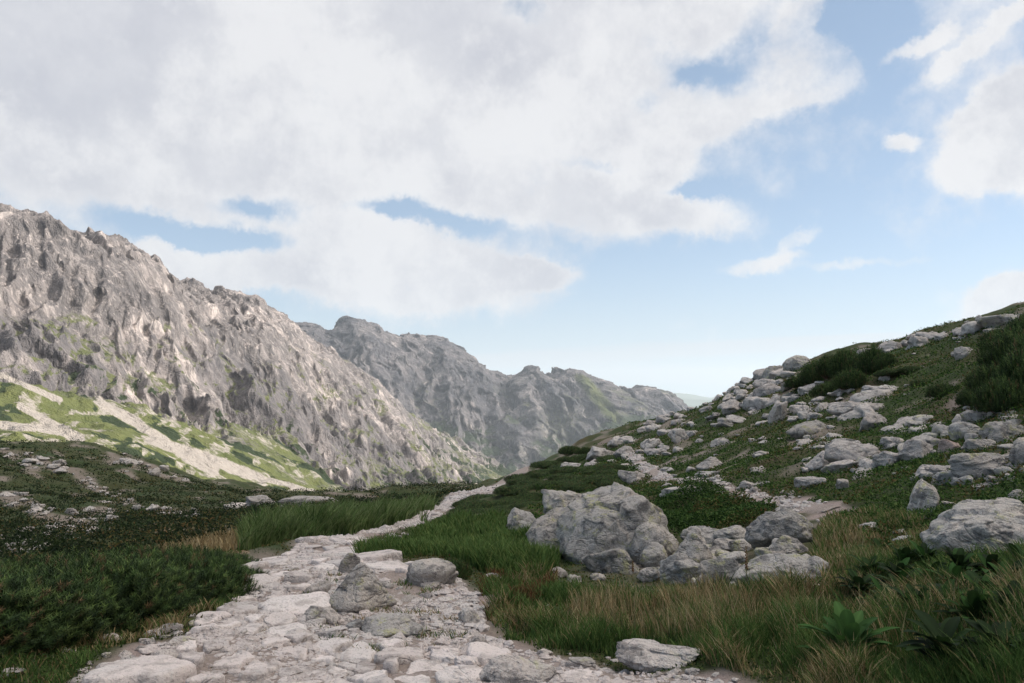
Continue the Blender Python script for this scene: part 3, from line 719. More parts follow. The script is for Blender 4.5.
stones(150, [(575,470),(640,425),(720,385),(780,365),(830,385),(760,420),(700,430),(650,470)], (6, 18), 'pale stone among heather on the bare crest of the right slope', 'stones on the bare crest', P_PALE)
stones(60, [(750,400),(800,395),(870,385),(880,415),(840,425),(760,425)], (8, 20), 'pale stone in the rubble below the skyline dwarf pine', 'rubble below the skyline pine', P_PALE)
stones(40, [(640,440),(820,420),(900,430),(800,480),(720,478),(650,490)], (5, 13), 'pale stone scattered in the green of the right slope', 'scattered stones on the green slope', P_PALE)
stones(60, [(660,475),(760,480),(850,515),(840,528),(740,505),(650,495)], (5, 11), 'small stone lying along the narrow trail', 'stones along the narrow trail', P_PALE)
stones(60, [(820,365),(960,325),(1010,315),(1010,330),(900,350),(850,370)], (6, 16), 'pale stone on the skyline of the right slope', 'stones on the right skyline', P_PALE)
stones(22, [(860,350),(960,340),(960,400),(870,400)], (4, 9), 'small pale stone on the high green slope', 'stones on the high green slope', P_PALE)
stones(110, [(320,575),(345,560),(430,580),(480,600),(485,640),(430,660),(330,650),(300,620)], (5, 16), 'small pale stone in the rubble around the pyramid boulder', 'rubble around the pyramid boulder', P_PALE)
stones(50, [(60,683),(110,655),(190,622),(240,605),(250,620),(180,650),(120,690)], (7, 18), 'pale stone along the left border of the path', 'stones on the left path border', P_PALE)
stones(25, [(600,590),(560,600),(480,650),(470,600),(500,570),(600,575)], (3, 8), 'small stone in the grass near the dirt patch', 'small stones in the grass', P_PALE)
stones(35, [(320,548),(420,522),(430,530),(350,560),(320,575)], (4, 9), 'small stone on the right border of the far path', 'stones on the far path border', P_PALE)
stones(14, [(880,530),(960,540),(980,580),(900,560)], (5, 11), 'small pale stone below the massive right boulder', 'stones below the massive boulder', P_PALE)
sm = lambda px, py: float(scree_mask(np.array([px]), np.array([py]))[0]) ** 1.2
stones(260, [(-40,570),(-40,450),(130,450),(350,495),(350,515),(200,530),(100,565)], (3, 9), 'pale stone in the scree on the shaded left slope', 'scree stones on the shaded left slope', P_PALE, weight=sm)

stones(44, [(680,540),(760,545),(825,562),(830,590),(740,590),(650,580)], (10, 22), 'small grey stone wedged in the gaps of the boulder heap', 'filler stones of the boulder heap', P_GREY)
stones(60, [(470,683),(480,655),(600,655),(760,683)], (4, 11), 'small stone in the gravel at the bottom edge of the path', 'stones at the bottom edge of the path', P_PALE)
stones(90, [(150,640),(250,570),(320,552),(340,575),(330,610),(420,683),(200,683)], (4, 10), 'small stone lying loose on the path', 'loose stones on the path', P_PALE)
place_stones()
# ------------------------------------------------------------------ paving slabs of the path (relaxed Voronoi cells)
pts = []
random.seed(5)
def slab_size(r): return .17 + .018 * r
tries = 0
while tries < 14000 and len(pts) < 296:
    tries += 1
    r = math.exp(random.uniform(math.log(4.1), math.log(13))); l = math.log(r)
    a0_, a1_ = np.interp(l, PL[:, 0], PL[:, 1]), np.interp(l, PR[:, 0], PR[:, 1])
    a = random.uniform(a0_, a1_); x, y = r * math.sin(a), r * math.cos(a)
    s = slab_size(r) * random.choice([.5, .7, .9, 1.2, 1.7]) * random.uniform(.85, 1.15)
    px, py = to_pix(x, y, float(_base(np.array([a]), np.array([r]))[0]))
    if 300 < px < 500 and 585 < py < 655: continue        # rubble and dirt by the pyramid boulder
    if any((x - f[0]) ** 2 + (y - f[1]) ** 2 < (f[2] + .1) ** 2 for f in FOOT): continue
    if all((x - q[0]) ** 2 + (y - q[1]) ** 2 > ((s + q[2]) * .5) ** 2 for q in pts): pts.append((x, y, s))
P = np.array(pts); SL_N = 0
for i, (x, y, s) in enumerate(pts):
    ppx, ppy = to_pix(x, y, float(_base(np.array([math.atan2(x, y)]), np.array([math.hypot(x, y)]))[0]))
    if random.random() < .10 + .3 * (math.hypot(x, y) > 9) + .85 * (ppx > 500): continue
    poly = [(x + s * 1.0 * math.cos(t), y + s * 1.0 * math.sin(t)) for t in np.linspace(0, 2 * math.pi, 14, endpoint=False)]
    dd = np.hypot(P[:, 0] - x, P[:, 1] - y)
    for j in np.argsort(dd)[1:14]:
        qx, qy, qs = pts[j]; d = dd[j]; nx, ny = (qx - x) / d, (qy - y) / d; lim = d * s / (s + qs) - .018
        new = []
        for k2 in range(len(poly)):
            p, q = poly[k2], poly[(k2 + 1) % len(poly)]
            dp = (p[0] - x) * nx + (p[1] - y) * ny - lim; dq = (q[0] - x) * nx + (q[1] - y) * ny - lim
            if dp <= 0: new.append(p)
            if dp * dq < 0: t = dp / (dp - dq); new.append((p[0] + (q[0] - p[0]) * t, p[1] + (q[1] - p[1]) * t))
        poly = new
        if len(poly) < 3: break
    if len(poly) < 3: continue
    poly = np.array(poly) - (x, y)
    # polar radius of the cell, softened corners
    th = np.linspace(0, 2 * math.pi, 56, endpoint=False); rad = np.full(56, 9.0)
    for k2 in range(len(poly)):
        a_, b_ = poly[k2], poly[(k2 + 1) % len(poly)]; e_ = b_ - a_
        for ti, t in enumerate(th):
            dx, dy = math.cos(t), math.sin(t); den = dx * e_[1] - dy * e_[0]
            if abs(den) < 1e-9: continue
            tt = (a_[0] * e_[1] - a_[1] * e_[0]) / den; uu = (a_[0] * dy - a_[1] * dx) / den
            if tt > 0 and -1e-6 <= uu <= 1 + 1e-6: rad[ti] = min(rad[ti], tt)
    rad = np.minimum(rad, s * .64 + .02)
    rad = (np.roll(rad, 1) + rad * 3 + np.roll(rad, -1)) / 5
    rad = rad * (1 + .13 * fbm(np.cos(th) * 1.9 + i, np.sin(th) * 1.9, .5, 3)) - random.uniform(0, .012)
    rings = [0, .25, .5, .74, .9, .975, 1.0, 1.01]; hts = [1, 1, 1, 1, .96, .82, .3, -1.6]
    hgt = random.uniform(.012, .07) * (1 + .3 * s); tx, ty = random.uniform(-.11, .11), random.uniform(-.11, .11)
    VV = []
    for rg, hh in zip(rings, hts):
        lx, ly = np.cos(th) * rad * rg, np.sin(th) * rad * rg
        g = H(x + lx, y + ly) * .5 + float(H(np.array([x]), np.array([y]))[0]) * .5
        nz = .022 * fbm((x + lx) / .28, (y + ly) / .28, i * .7, 4, .6)
        VV.append(np.stack([lx, ly, g + hgt * hh + (nz + tx * lx + ty * ly) * (1 if hh > 0 else 0) - (.05 if hh < 0 else 0)], 1))
    VV = np.concatenate(VV); z0 = VV[:, 2].mean(); VV[:, 2] -= z0
    nR = len(rings); Fq = []
    for a_ in range(nR - 1):
        for b_ in range(56):
            Fq.append((a_ * 56 + b_, (a_ + 1) * 56 + b_, (a_ + 1) * 56 + (b_ + 1) % 56, a_ * 56 + (b_ + 1) % 56))
    me = mesh_np('paving_stone', VV, Fq, mat=M_SLAB)
    o = link('paving_stone', me, label='pale pinkish granite slab worn smooth, set in the footpath', category='paving stone', group='paving slabs of the footpath')
    o.location = (x, y, z0)

# ------------------------------------------------------------------ scatter helpers
def sample_ground(n, poly, rmin=2.6, rmax=240, margin=None, spread=0):
    out = []
    got = 0; xs = [p[0] for p in poly]; 
    a0 = float(pix_dir(min(xs), 500)[0]) - .03; a1 = float(pix_dir(max(xs), 500)[0]) + .03
    # estimate r range from polygon
    rs = [cast(px, min(py, 1500))[3] for px, py in poly]; r0 = max(rmin, min(rs) * .8); r1 = min(rmax, max(rs) * 1.25)
    for _ in range(60):
        a = rng.uniform(a0, a1, n); r = np.exp(rng.uniform(math.log(r0), math.log(r1), n))
        x, y = r * np.sin(a), r * np.cos(a); z = _base(a, r); px, py = to_pix(x, y, z)
        px = px + 7 * noise3(x / .7, y / .7, 3.3); py = py + 5 * noise3(x / .7, y / .7, 7.3)
        k = poly_in(px, py, poly)
        out.append(np.stack([x[k], y[k]], 1)); got += k.sum()
        if got >= n: break
    P = np.concatenate(out)[:n]
    return P
def clear_of_rocks(P, f=.9):
    keep = np.ones(len(P), bool)
    for X, Y, a, b in FOOT: keep &= (P[:, 0] - X) ** 2 + (P[:, 1] - Y) ** 2 > (min(a, b) * f) ** 2
    return P[keep]
def blades(P, L, W, col, bend=.5, wind=(-.1, .05)):
    """P (N,3); L,W (N,); col (N,3) -> verts, tris, colours"""
    n = len(P); a = rng.uniform(0, 2 * np.pi, n); la = rng.uniform(0, 2 * np.pi, n); b = rng.uniform(.3, 1.2, n) * bend
    lean = np.stack([np.cos(la) * b + wind[0], np.sin(la) * b + wind[1]], 1)
    side = np.stack([np.cos(a), np.sin(a), np.zeros(n)], 1)
    V = []
    for t, wf in ((0, 1), (.4, .85), (.75, .5), (1.0, 0)):
        hor = lean * (t ** 1.8)[..., None] if False else lean * (t ** 1.8)
        c = P + np.concatenate([hor * L[:, None] * .6, (L * t * (1 - .18 * t))[:, None]], 1)
        if wf: V += [c - side * (W * wf / 2)[:, None], c + side * (W * wf / 2)[:, None]]
        else: V += [c]
    V = np.stack(V, 1); base = (np.arange(n) * 7)[:, None]
    T = np.concatenate([base + np.array(t) for t in ([0,1,3],[0,3,2],[2,3,5],[2,5,4],[4,5,6])])
    return V.reshape(-1, 3), T, np.repeat(col, 7, 0)
def colmix(n, cols, w=None, var=.25):
    k = rng.choice(len(cols), n, p=w); c = np.array(cols)[k]
    return np.clip(c * rng.uniform(1 - var, 1 + var, (n, 1)), 0, 1)
def nslab(P): return np.ones(len(P), bool)
class Soup:
    def __init__(s): s.V = []; s.T = []; s.C = []; s.n = 0
    def add(s, V, T, Cc): s.V.append(V); s.T.append(T + s.n); s.C.append(Cc); s.n += len(V)
    def build(s, name, mat, **props):
        me = mesh_np(name, np.concatenate(s.V), None, np.concatenate(s.T), smooth=False, col=np.concatenate(s.C), mat=mat)
        return link(name, me, **props)
GREEN = [(.062,.115,.028),(.095,.16,.045),(.042,.082,.022),(.13,.17,.05)]
TANS = [(.33,.25,.13),(.27,.20,.10),(.20,.14,.07),(.38,.31,.18)]
def grass(soup, n, poly, hgt, cols, w, wpx=1.3, bend=.5, tuft=.35, hvar=.4, rmax=240, offpath=True, wind=(-.12, .05), thr=-.25, tp=.2):
    P = sample_ground(n, poly, rmax=rmax)
    if offpath:
        k = (path_d(np.arctan2(P[:, 0], P[:, 1]), np.hypot(P[:, 0], P[:, 1])) + .3 * noise3(P[:, 0] / .5, P[:, 1] / .5, 2) < -.03) & (trail_d(P[:, 0], P[:, 1]) > .35)
        P = P[k]
    P = clear_of_rocks(P)
    P = P[nslab(P)]
    tn = noise3(P[:, 0] / tuft, P[:, 1] / tuft, 1.1); keep = tn + rng.uniform(-.5, .5, len(P)) * (1 if thr < 0 else .1) > thr; P = P[keep]; tn = tn[keep]
    r = np.hypot(P[:, 0], P[:, 1]); z = H(P[:, 0], P[:, 1])
    L = hgt * (1 + hvar * 2 * tn) * rng.uniform(.6, 1.2, len(P)); L = np.maximum(L, .04)
    W = np.maximum(.0045, wpx * r / F) * rng.uniform(.7, 1.2, len(P))
    cn = fbm(P[:, 0] / 1.1, P[:, 1] / 1.1, 4.4, 2)
    ww = np.array(w); Cc = colmix(len(P), cols, ww / ww.sum())
    C2 = colmix(len(P), cols[-4:], None); Cc = np.where(((cn > tp) & (rng.random(len(P)) < .5))[:, None], C2, Cc)
    soup.add(*blades(np.stack([P[:, 0], P[:, 1], z - .01], 1), L, W, Cc, bend, wind))

S = Soup()
grass(S, 40000, Z_LUSHA, .50, [(.07,.12,.035),(.10,.16,.05),(.05,.09,.025),(.14,.19,.07),(.17,.21,.09)], [2,4,1,4,4], 1.2, .8, .8, .6, wind=(.3, -.1))
S.build('tall_grass', M_LEAF, kind='stuff', label='lush green long grass along the left side of the path', group='grass')
S = Soup()
grass(S, 32000, Z_LUSHB, .22, GREEN, [2,3,1,2], 1.2, .8, .7, .5)
S.build('tall_grass', M_LEAF, kind='stuff', label='lush green grass between the path and the huge slab')
S = Soup()
grass(S, 105000, Z_MEAD, .13, GREEN + TANS, [5,5,7,2.5,.25,.25,.35,.15], 1.0, 1.0, .35, .9, tp=.3)
grass(S, 7500, [(585,600),(640,600),(720,600),(790,640),(740,668),(640,640),(560,640)], .22, GREEN + TANS, [2,2,2,1,3,2,1,3], .9, .6, .4, .5)
grass(S, 5000, [(770,620),(1100,600),(1100,660),(780,675)], .22, GREEN + TANS, [3,2,4,1,1,1,1,1], .9, .8, .3, .5)
grass(S, 6000, [(478,600),(500,572),(560,578),(540,610),(490,625)], .1, [(.14,.06,.03),(.10,.05,.025),(.16,.09,.04),(.06,.05,.02)], [2,2,1,1], 1., .9, .3, .5)
grass(S, 12000, Z_MEADD, .15, GREEN + TANS, [2,3,1,3,2,1,1,2], 1.2, .6, .4, .4)
S.build('meadow_grass', M_LEAF, kind='stuff', label='green and tan meadow grass in front of the boulders')
S = Soup()
grass(S, 9000, Z_TAN, .22, TANS, [2,2,1,2], 1.5, .6, .6, .4, rmax=30)
grass(S, 16000, Z_VERGE, .09, GREEN + TANS, [5,4,5,2,.6,.6,.6,.4], 1.1, .9, .3, .4)
grass(S, 9000, [(310,590),(430,590),(480,640),(430,665),(290,650)], .06, GREEN + TANS, [3,3,2,1,1,.5,1,.5], 1.0, 1.0, .22, .4, offpath=False, thr=.22)
grass(S, 9000, [(120,683),(250,560),(340,550),(330,600),(480,683)], .035, GREEN + TANS, [3,3,2,1,1,.5,1,.5], .9, 1.0, .16, .4, offpath=False, thr=.33)
S.build('verge_grass', M_LEAF, kind='stuff', label='short grass on the verges of the path')

# low leafy heath covering the slopes: small leaves standing a little above the ground
def leaves(P, z, size, col):
    n = len(P); c = np.stack([P[:, 0], P[:, 1], z], 1)
    u = rng.normal(size=(n, 3)); u[:, 2] = np.abs(u[:, 2]) * .8; u /= np.linalg.norm(u, axis=1)[:, None]
    w = rng.normal(size=(n, 3)); v = np.cross(u, w); v /= np.linalg.norm(v, axis=1)[:, None]
    s = size[:, None]
    V = np.stack([c - v * s * .32, c + u * s - v * 0, c + v * s * .32], 1)
    return V.reshape(-1, 3), (np.arange(n) * 3)[:, None] + np.array([0, 2, 1]), np.repeat(col, 3, 0)
def heath(soup, n, poly, hgt, size, cols, w, rmax=240, off=True):
    P = sample_ground(n, poly, rmax=rmax)
    A, R = np.arctan2(P[:, 0], P[:, 1]), np.hypot(P[:, 0], P[:, 1])
    z = H(P[:, 0], P[:, 1]); mk = ground_masks(P[:, 0], P[:, 1], z)
    k = mk[:, 0] < rng.uniform(.15, .6, len(P)); P = P[k]; z = z[k]; R = R[k]
    cn = fbm(P[:, 0] / 1.6, P[:, 1] / 1.6, 4.4, 3)
    mound = np.clip(.55 + fbm(P[:, 0] / 1.2, P[:, 1] / 1.2, 2.4, 2) * 1.2, .1, 1.3)
    zz = z + rng.uniform(0, 1, len(P)) ** .6 * hgt * mound
    ww = np.array(w, float); Cc = colmix(len(P), cols, ww / ww.sum(), .3)
    br = colmix(len(P), [(.13,.085,.035),(.10,.085,.03),(.12,.11,.04)], None, .3)
    Cc = np.where(((cn > .12) & (rng.random(len(P)) < .35))[:, None], br, Cc)
    soup.add(*leaves(P, zz, (size + .0016 * R) * rng.uniform(.6, 1.3, len(P)), Cc))
HC = [(.022,.05,.013),(.042,.085,.02),(.07,.125,.03),(.11,.155,.045)]
S = Soup()
heath(S, 290000, [(560,470),(640,425),(700,400),(790,365),(1024,310),(1400,200),(1400,560),(1024,560),(880,560),(830,510),(760,510),(660,545),(560,560),(520,540),(540,480)], .12, .02, HC, [3,4,3,1.5])
heath(S, 22000, Z_MOUND, .3, .02, HC, [4,4,2,.5])
S.build('heath', M_LEAF, kind='stuff', label='low dark green heath and bilberry covering the right slope')
S = Soup()
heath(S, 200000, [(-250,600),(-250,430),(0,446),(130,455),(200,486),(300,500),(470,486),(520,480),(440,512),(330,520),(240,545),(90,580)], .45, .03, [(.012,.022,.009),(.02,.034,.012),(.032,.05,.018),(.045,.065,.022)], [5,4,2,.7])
S.build('heath', M_LEAF, kind='stuff', label='dark low dwarf pine cover on the shaded left slope')
S = Soup()
heath(S, 110000, [(-200,760),(-200,640),(90,570),(240,535),(420,512),(520,530),(600,560),(700,590),(850,560),(1200,560),(1200,900),(-200,900)], .035, .012, [(.03,.055,.016),(.05,.08,.022),(.08,.11,.035),(.12,.11,.045)], [3,4,3,1])
S.build('ground_cover', M_LEAF, kind='stuff', label='short green turf between the path and the taller grass')

# gravel
n = 44000
lr_ = rng.uniform(math.log(3.3), math.log(60), n); t = rng.uniform(0, 1, n)
a = np.interp(lr_, PL[:, 0], PL[:, 1]) * (1 - t) + np.interp(lr_, PR[:, 0], PR[:, 1]) * t; r = np.exp(lr_)
x, y = r * np.sin(a), r * np.cos(a); x = np.concatenate([x, TRAIL_GRAVEL[0]]); y = np.concatenate([y, TRAIL_GRAVEL[1]]); r = np.hypot(x, y); k = fbm(x / .6, y / .6, 6.6, 2) > -.3 + .3 * (r > 11); x, y, r = x[k], y[k], r[k]; n = len(x); z = H(x, y) + .012
V0, F0 = ico(1); s_ = rng.lognormal(0, .45, n) * (.008 + .0012 * r)
sc3 = np.stack([s_ * rng.uniform(.8, 1.4, n), s_ * rng.uniform(.8, 1.4, n), s_ * rng.uniform(.5, .9, n)], 1)
V = V0[None] * sc3[:, None, :] * (1 + .25 * rng.normal(size=(n, len(V0), 1))) + np.stack([x, y, z], 1)[:, None, :]
Fg = F0[None] + (np.arange(n) * len(V0))[:, None, None]
me = mesh_np('gravel', V.reshape(-1, 3), None, Fg.reshape(-1, 3), smooth=False, mat=M_SLAB)
link('gravel', me, kind='stuff', label='pale gravel and grit between the path slabs')

# ------------------------------------------------------------------ dwarf pines
def pine_mesh(seed, nshoot, nneed, needle, wd, flat=1.0):
    """crown of up-curved shoots around an ellipsoid of radius 1 x 1 x .75*flat, returns needles and branches"""
    g = np.random.default_rng(seed)
    th = g.uniform(0, 2 * np.pi, nshoot); cz = g.uniform(0, 1, nshoot) ** .8
    rr_ = np.sqrt(1 - cz ** 2) ; rad = g.uniform(.72, 1.0, nshoot) * (1 + .22 * noise3(np.cos(th) * 1.7 + seed, np.sin(th) * 1.7, cz * 2))
    inner = g.random(nshoot) < .25; rad = np.where(inner, rad * g.uniform(.4, .8, nshoot), rad)
    P = np.stack([np.cos(th) * rr_ * rad, np.sin(th) * rr_ * rad, cz * rad * .78 * flat], 1)
    D = P / np.linalg.norm(P, axis=1)[:, None] * .5 + np.array([0, 0, .8]) + g.normal(size=P.shape) * .22
    D /= np.linalg.norm(D, axis=1)[:, None]
    Ls = needle * 2.6 * g.uniform(.6, 1.2, nshoot)
    # needles
    t = np.tile(np.linspace(.05, 1, nneed), (nshoot, 1)); ph = np.arange(nneed) * 2.4 + g.uniform(0, 6, (nshoot, 1))
    ref = np.array([.3, .9, .1]); U = np.cross(D, ref); U /= np.linalg.norm(U, axis=1)[:, None]; W2 = np.cross(D, U)
    base = P[:, None] + D[:, None] * (t * Ls[:, None])[..., None]
    out = U[:, None] * np.cos(ph)[..., None] + W2[:, None] * np.sin(ph)[..., None]
    nd = out * .75 + D[:, None] * .75; ln = needle * g.uniform(.8, 1.15, (nshoot, nneed, 1))
    tip = base + nd * ln; sd = np.cross(nd, D[:, None]); sd /= np.linalg.norm(sd, axis=2)[..., None] + 1e-9
    Cc_t = None
    V = np.stack([base - sd * wd, base + sd * wd, tip], 2).reshape(-1, 3)
    T = (np.arange(nshoot * nneed) * 3)[:, None] + np.array([0, 1, 2])
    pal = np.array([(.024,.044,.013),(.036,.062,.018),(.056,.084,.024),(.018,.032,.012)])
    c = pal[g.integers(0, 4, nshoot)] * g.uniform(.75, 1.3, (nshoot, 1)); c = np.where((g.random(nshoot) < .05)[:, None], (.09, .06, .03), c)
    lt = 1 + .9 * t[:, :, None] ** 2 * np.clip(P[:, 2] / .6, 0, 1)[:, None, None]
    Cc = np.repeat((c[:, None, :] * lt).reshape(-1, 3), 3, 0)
    # branches
    BV = []; BF = []; nb = 46
    for i in range(nb):
        q = P[g.integers(0, nshoot)]; a = np.array([q[0] * .15, q[1] * .15, -.05]); m_ = (a + q) / 2 + np.array([q[0] * .15, q[1] * .15, -.12 * flat])
        prev = None
        for tt in np.linspace(0, 1, 6):
            c_ = a * (1 - tt) ** 2 + 2 * m_ * tt * (1 - tt) + q * tt ** 2; rd = .022 * (1 - tt * .75)
            ring = [len(BV) + j for j in range(4)]
            for j in range(4):
                an = j * math.pi / 2; BV.append(c_ + np.array([math.cos(an) * rd, math.sin(an) * rd * .7, math.sin(an) * rd]))
            if prev:
                for j in range(4): BF.append((prev[j], prev[(j + 1) % 4], ring[(j + 1) % 4], ring[j]))
            prev = ring
    return mesh_np('foliage', V, None, T, smooth=False, col=Cc, mat=M_NEEDLE), mesh_np('branches', np.array(BV), BF, mat=M_BARK)
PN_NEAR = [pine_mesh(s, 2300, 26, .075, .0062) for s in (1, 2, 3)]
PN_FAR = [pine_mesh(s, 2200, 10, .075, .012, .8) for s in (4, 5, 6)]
def dwarf_pine(x, y, rx, ry, rz, me, label, group, sink=.05):
    z = float(H(np.array([x]), np.array([y]))[0])
    o = link('dwarf_pine', None, label=label, category='dwarf pine', group=group)
    o.location = (x, y, z - sink); o.scale = (rx, ry, rz); o.rotation_euler = (0, 0, random.uniform(0, 6.28) if abs(rx - ry) < .2 else -math.atan2(x, y))
    link('foliage', me[0], o); link('branches', me[1], o)
    return o
# hedge on the left: feet of the bushes in photo pixels
HEDGE = [(232,598,.75),(222,588,.9),(212,602,.9),(196,609,1.0),(165,617,1.1),(132,627,1.15),(100,636,1.15),(66,645,1.15),(30,655,1.15),(-8,664,1.15),(-50,672,1.15),
         (196,594,1.0),(168,598,1.1),(135,602,1.15),(95,608,1.2),(55,616,1.2),(12,624,1.2),(-35,634,1.2)]
for i, (px, py, k) in enumerate(HEDGE):
    x, y, z, r = cast(px, py); kk = (r + .45) / r; x *= kk; y *= kk
    rad = .5 * k
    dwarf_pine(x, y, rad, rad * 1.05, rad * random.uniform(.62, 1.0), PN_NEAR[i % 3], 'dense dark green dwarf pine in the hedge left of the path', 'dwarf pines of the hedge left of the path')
# skyline pine on the right slope
for px, py, w, h in [(802,388,26,16),(816,385,24,26),(830,382,22,24),(846,380,24,32),(860,377,22,26),(873,375,24,30),(886,373,18,20),(850,390,26,22),(828,394,26,16)]:
    x, y, z, r = cast(px, py); s_ = r / F
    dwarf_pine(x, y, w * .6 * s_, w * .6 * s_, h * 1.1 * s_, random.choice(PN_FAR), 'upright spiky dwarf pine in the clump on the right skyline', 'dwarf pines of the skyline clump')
for px, py, w, h in [(1004,412,38,36),(1030,400,44,50),(975,398,26,20),(990,390,32,32),(1015,372,44,42),(1050,380,50,60),(945,396,26,16),(1000,352,26,24),(1030,350,36,36),(925,382,22,9),(910,376,22,9),(890,380,22,9)]:
    x, y, z, r = cast(px, py); s_ = r / F
    dwarf_pine(x, y, w * .6 * s_, w * .6 * s_, h * 1.05 * s_, random.choice(PN_FAR), 'very dark dwarf pine in the thicket at the right edge', 'dwarf pines of the right-edge thicket')
# low thicket right of the far path
random.seed(9); k = 0
while k < 95:
    px, py = random.uniform(430, 650), random.uniform(452, 532)
    if not poly_in(np.array([px]), np.array([py]), Z_PINE)[0]: continue
    x, y, z, r = cast(px, py)
    if path_d(np.array([math.atan2(x, y)]), np.array([r]))[0] > -.45 or trail_d(x, y) < .8: continue
    s_ = random.uniform(14, 22) * r / F * min(1, 30 / r) ** .35
    dwarf_pine(x, y, s_, s_ * 1.02, s_ * random.uniform(.45, .6), random.choice(PN_FAR), 'low dwarf pine in the thicket right of the far path', 'dwarf pines of the thicket beside the far path'); k += 1
for px, py, w, h in [(570,457,20,10),(585,455,16,9)]:
    x, y, z, r = cast(px, py); s_ = r / F
    dwarf_pine(x, y, w * .6 * s_, w * .6 * s_, h * 1.1 * s_, PN_FAR[0], 'dark dwarf pine on the crest of the pass', 'dwarf pines on the crest of the pass')
x, y, z, r = cast(452, 585)
o = dwarf_pine(x, y, .2, .2, .22, PN_NEAR[1], 'small dark juniper against the smooth grey boulder', 'juniper'); o.name = 'juniper_bush'; o['category'] = 'juniper'; del o['group']

# ------------------------------------------------------------------ broad-leaved plants
def leafy(px, py, n, ln, wd, label, cols, upright=.8, name='broadleaf_plant', group=None):
    x, y, z, r = gcast(px, py); z = float(H(np.array([x]), np.array([y]))[0])
    V = []; Fq = []; Cc = []
    for i in range(n):
        a = i * 2.4 + random.uniform(-.3, .3); el = random.uniform(.55, 1.4) * min(upright, 1.05); L = ln * random.uniform(.7, 1.1); W = wd * random.uniform(.8, 1.15)
        h0 = random.uniform(0, .35) * ln; col = np.array(random.choice(cols)) * random.uniform(.8, 1.25)
        pr = None
        for j in range(9):
            t = j / 8; d = L * t; cx_ = math.cos(a) * d * math.cos(el) * (1); up_ = h0 + d * math.sin(el) - (t ** 2) * L * .35
            ww = W * (math.sin(math.pi * min(1, t * .93 + .05)) ** .8) * .5 + .002
            c_ = np.array([cx_, math.sin(a) * d * math.cos(el), up_]); sd = np.array([-math.sin(a), math.cos(a), 0])
            cur = []
            for q, lift in ((-1, .25), (-.5, .06), (0, 0), (.5, .06), (1, .25)):
                cur.append(len(V)); V.append(c_ + sd * ww * q + np.array([0, 0, lift * ww])); Cc.append(col * (1.25 if q == 0 else 1))
            if pr:
                for k_ in range(4): Fq.append((pr[k_], pr[k_ + 1], cur[k_ + 1], cur[k_]))
            pr = cur
    me = mesh_np(name, np.array(V), Fq, col=np.array(Cc), mat=M_LEAF)
    o = link(name, me, label=label, category='plant'); o.location = (x, y, z)
    if group: o['group'] = group
    return o
random.seed(21)
GL = [(.035,.085,.02),(.028,.07,.017),(.045,.095,.026)]; DL = [(.014,.03,.009),(.02,.042,.012),(.011,.022,.008)]
leafy(850, 672, 30, .33, .065, 'broad-leaved green plant with pointed upright leaves at the bottom right', GL, 1.1)
leafy(945, 672, 28, .28, .06, 'very dark leafy plant in the bottom right corner', DL)
leafy(1000, 668, 26, .24, .055, 'dark leafy plant nearest the right end of the bottom edge', DL)
for i, (px, py) in enumerate([(870,585),(905,575),(930,590),(900,600),(955,600),(880,560),(985,610),(1010,600),(925,570),(960,580),(990,585),(945,615),(915,620),(975,630),(885,612),(1015,630),(900,588),(1020,575),(860,600),(940,560)]):
    leafy(px, py, 22, .24, .055, 'dark green leafy herb among the grass below the massive boulder', DL + [GL[1]], .9, 'herb', 'leafy herbs below the massive boulder')
def spike(px, py, h, label):
    x, y, z, r = gcast(px, py); z = float(H(np.array([x]), np.array([y]))[0])
    o = link('flower_stalk', None, label=label, category='flower'); o.location = (x, y, z)
    V0, F0 = ico(1); 
    Vs = []; Fs = []
    for j in range(8):
        for q in range(5):
            a = q * 1.2566; Vs.append((math.cos(a) * .0025, math.sin(a) * .0025, h * j / 7))
    for j in range(7):
        for q in range(5): Fs.append((j*5+q, j*5+(q+1)%5, j*5+5+(q+1)%5, j*5+5+q))
    ms = N('stalk'); ms.b.inputs['Base Color'].default_value = (.16, .13, .05, 1)
    mf = N('dry_flower'); mf.b.inputs['Base Color'].default_value = (.17, .085, .04, 1)
    link('stem', mesh_np('stem', Vs, Fs, mat=ms.m), o)
    V = []; Fc = []; n = 0
    for j in range(20):
        t = j / 20; a = j * 2.4; c_ = np.array([math.cos(a) * .008, math.sin(a) * .008, h * (.5 + .5 * t)])
        V.append(V0 * np.array([.005, .005, .009]) * (1.2 - .6 * t) + c_); Fc.append(F0 + n); n += len(V0)
    link('flower_head', mesh_np('flower_head', np.concatenate(V), None, np.concatenate(Fc), mat=mf.m), o)
spike(633, 583, .22, 'orange-brown seed spike standing left in front of the boulder heap')
spike(747, 592, .36, 'taller reddish seed spike standing right in front of the boulder heap')

# ------------------------------------------------------------------ haze
bm = bmesh.new(); bmesh.ops.create_cube(bm, size=1)
me = bpy.data.meshes.new('haze'); bm.to_mesh(me); bm.free()
hz = link('haze', me, kind='stuff', label='thin bluish air haze over the valley')
hz.scale = (44000, 44000, 1500); hz.location = (0, 0, 750 - 620)
hm = bpy.data.materials.new('haze'); hm.use_nodes = True; t = hm.node_tree; t.nodes.clear()
o_ = t.nodes.new('ShaderNodeOutputMaterial'); pvn = t.nodes.new('ShaderNodeVolumePrincipled')
pvn.inputs['Color'].default_value = (.84, .92, 1, 1); pvn.inputs['Density'].default_value = 6e-5; pvn.inputs['Anisotropy'].default_value = .2
t.links.new(pvn.outputs[0], o_.inputs['Volume']); me.materials.append(hm)

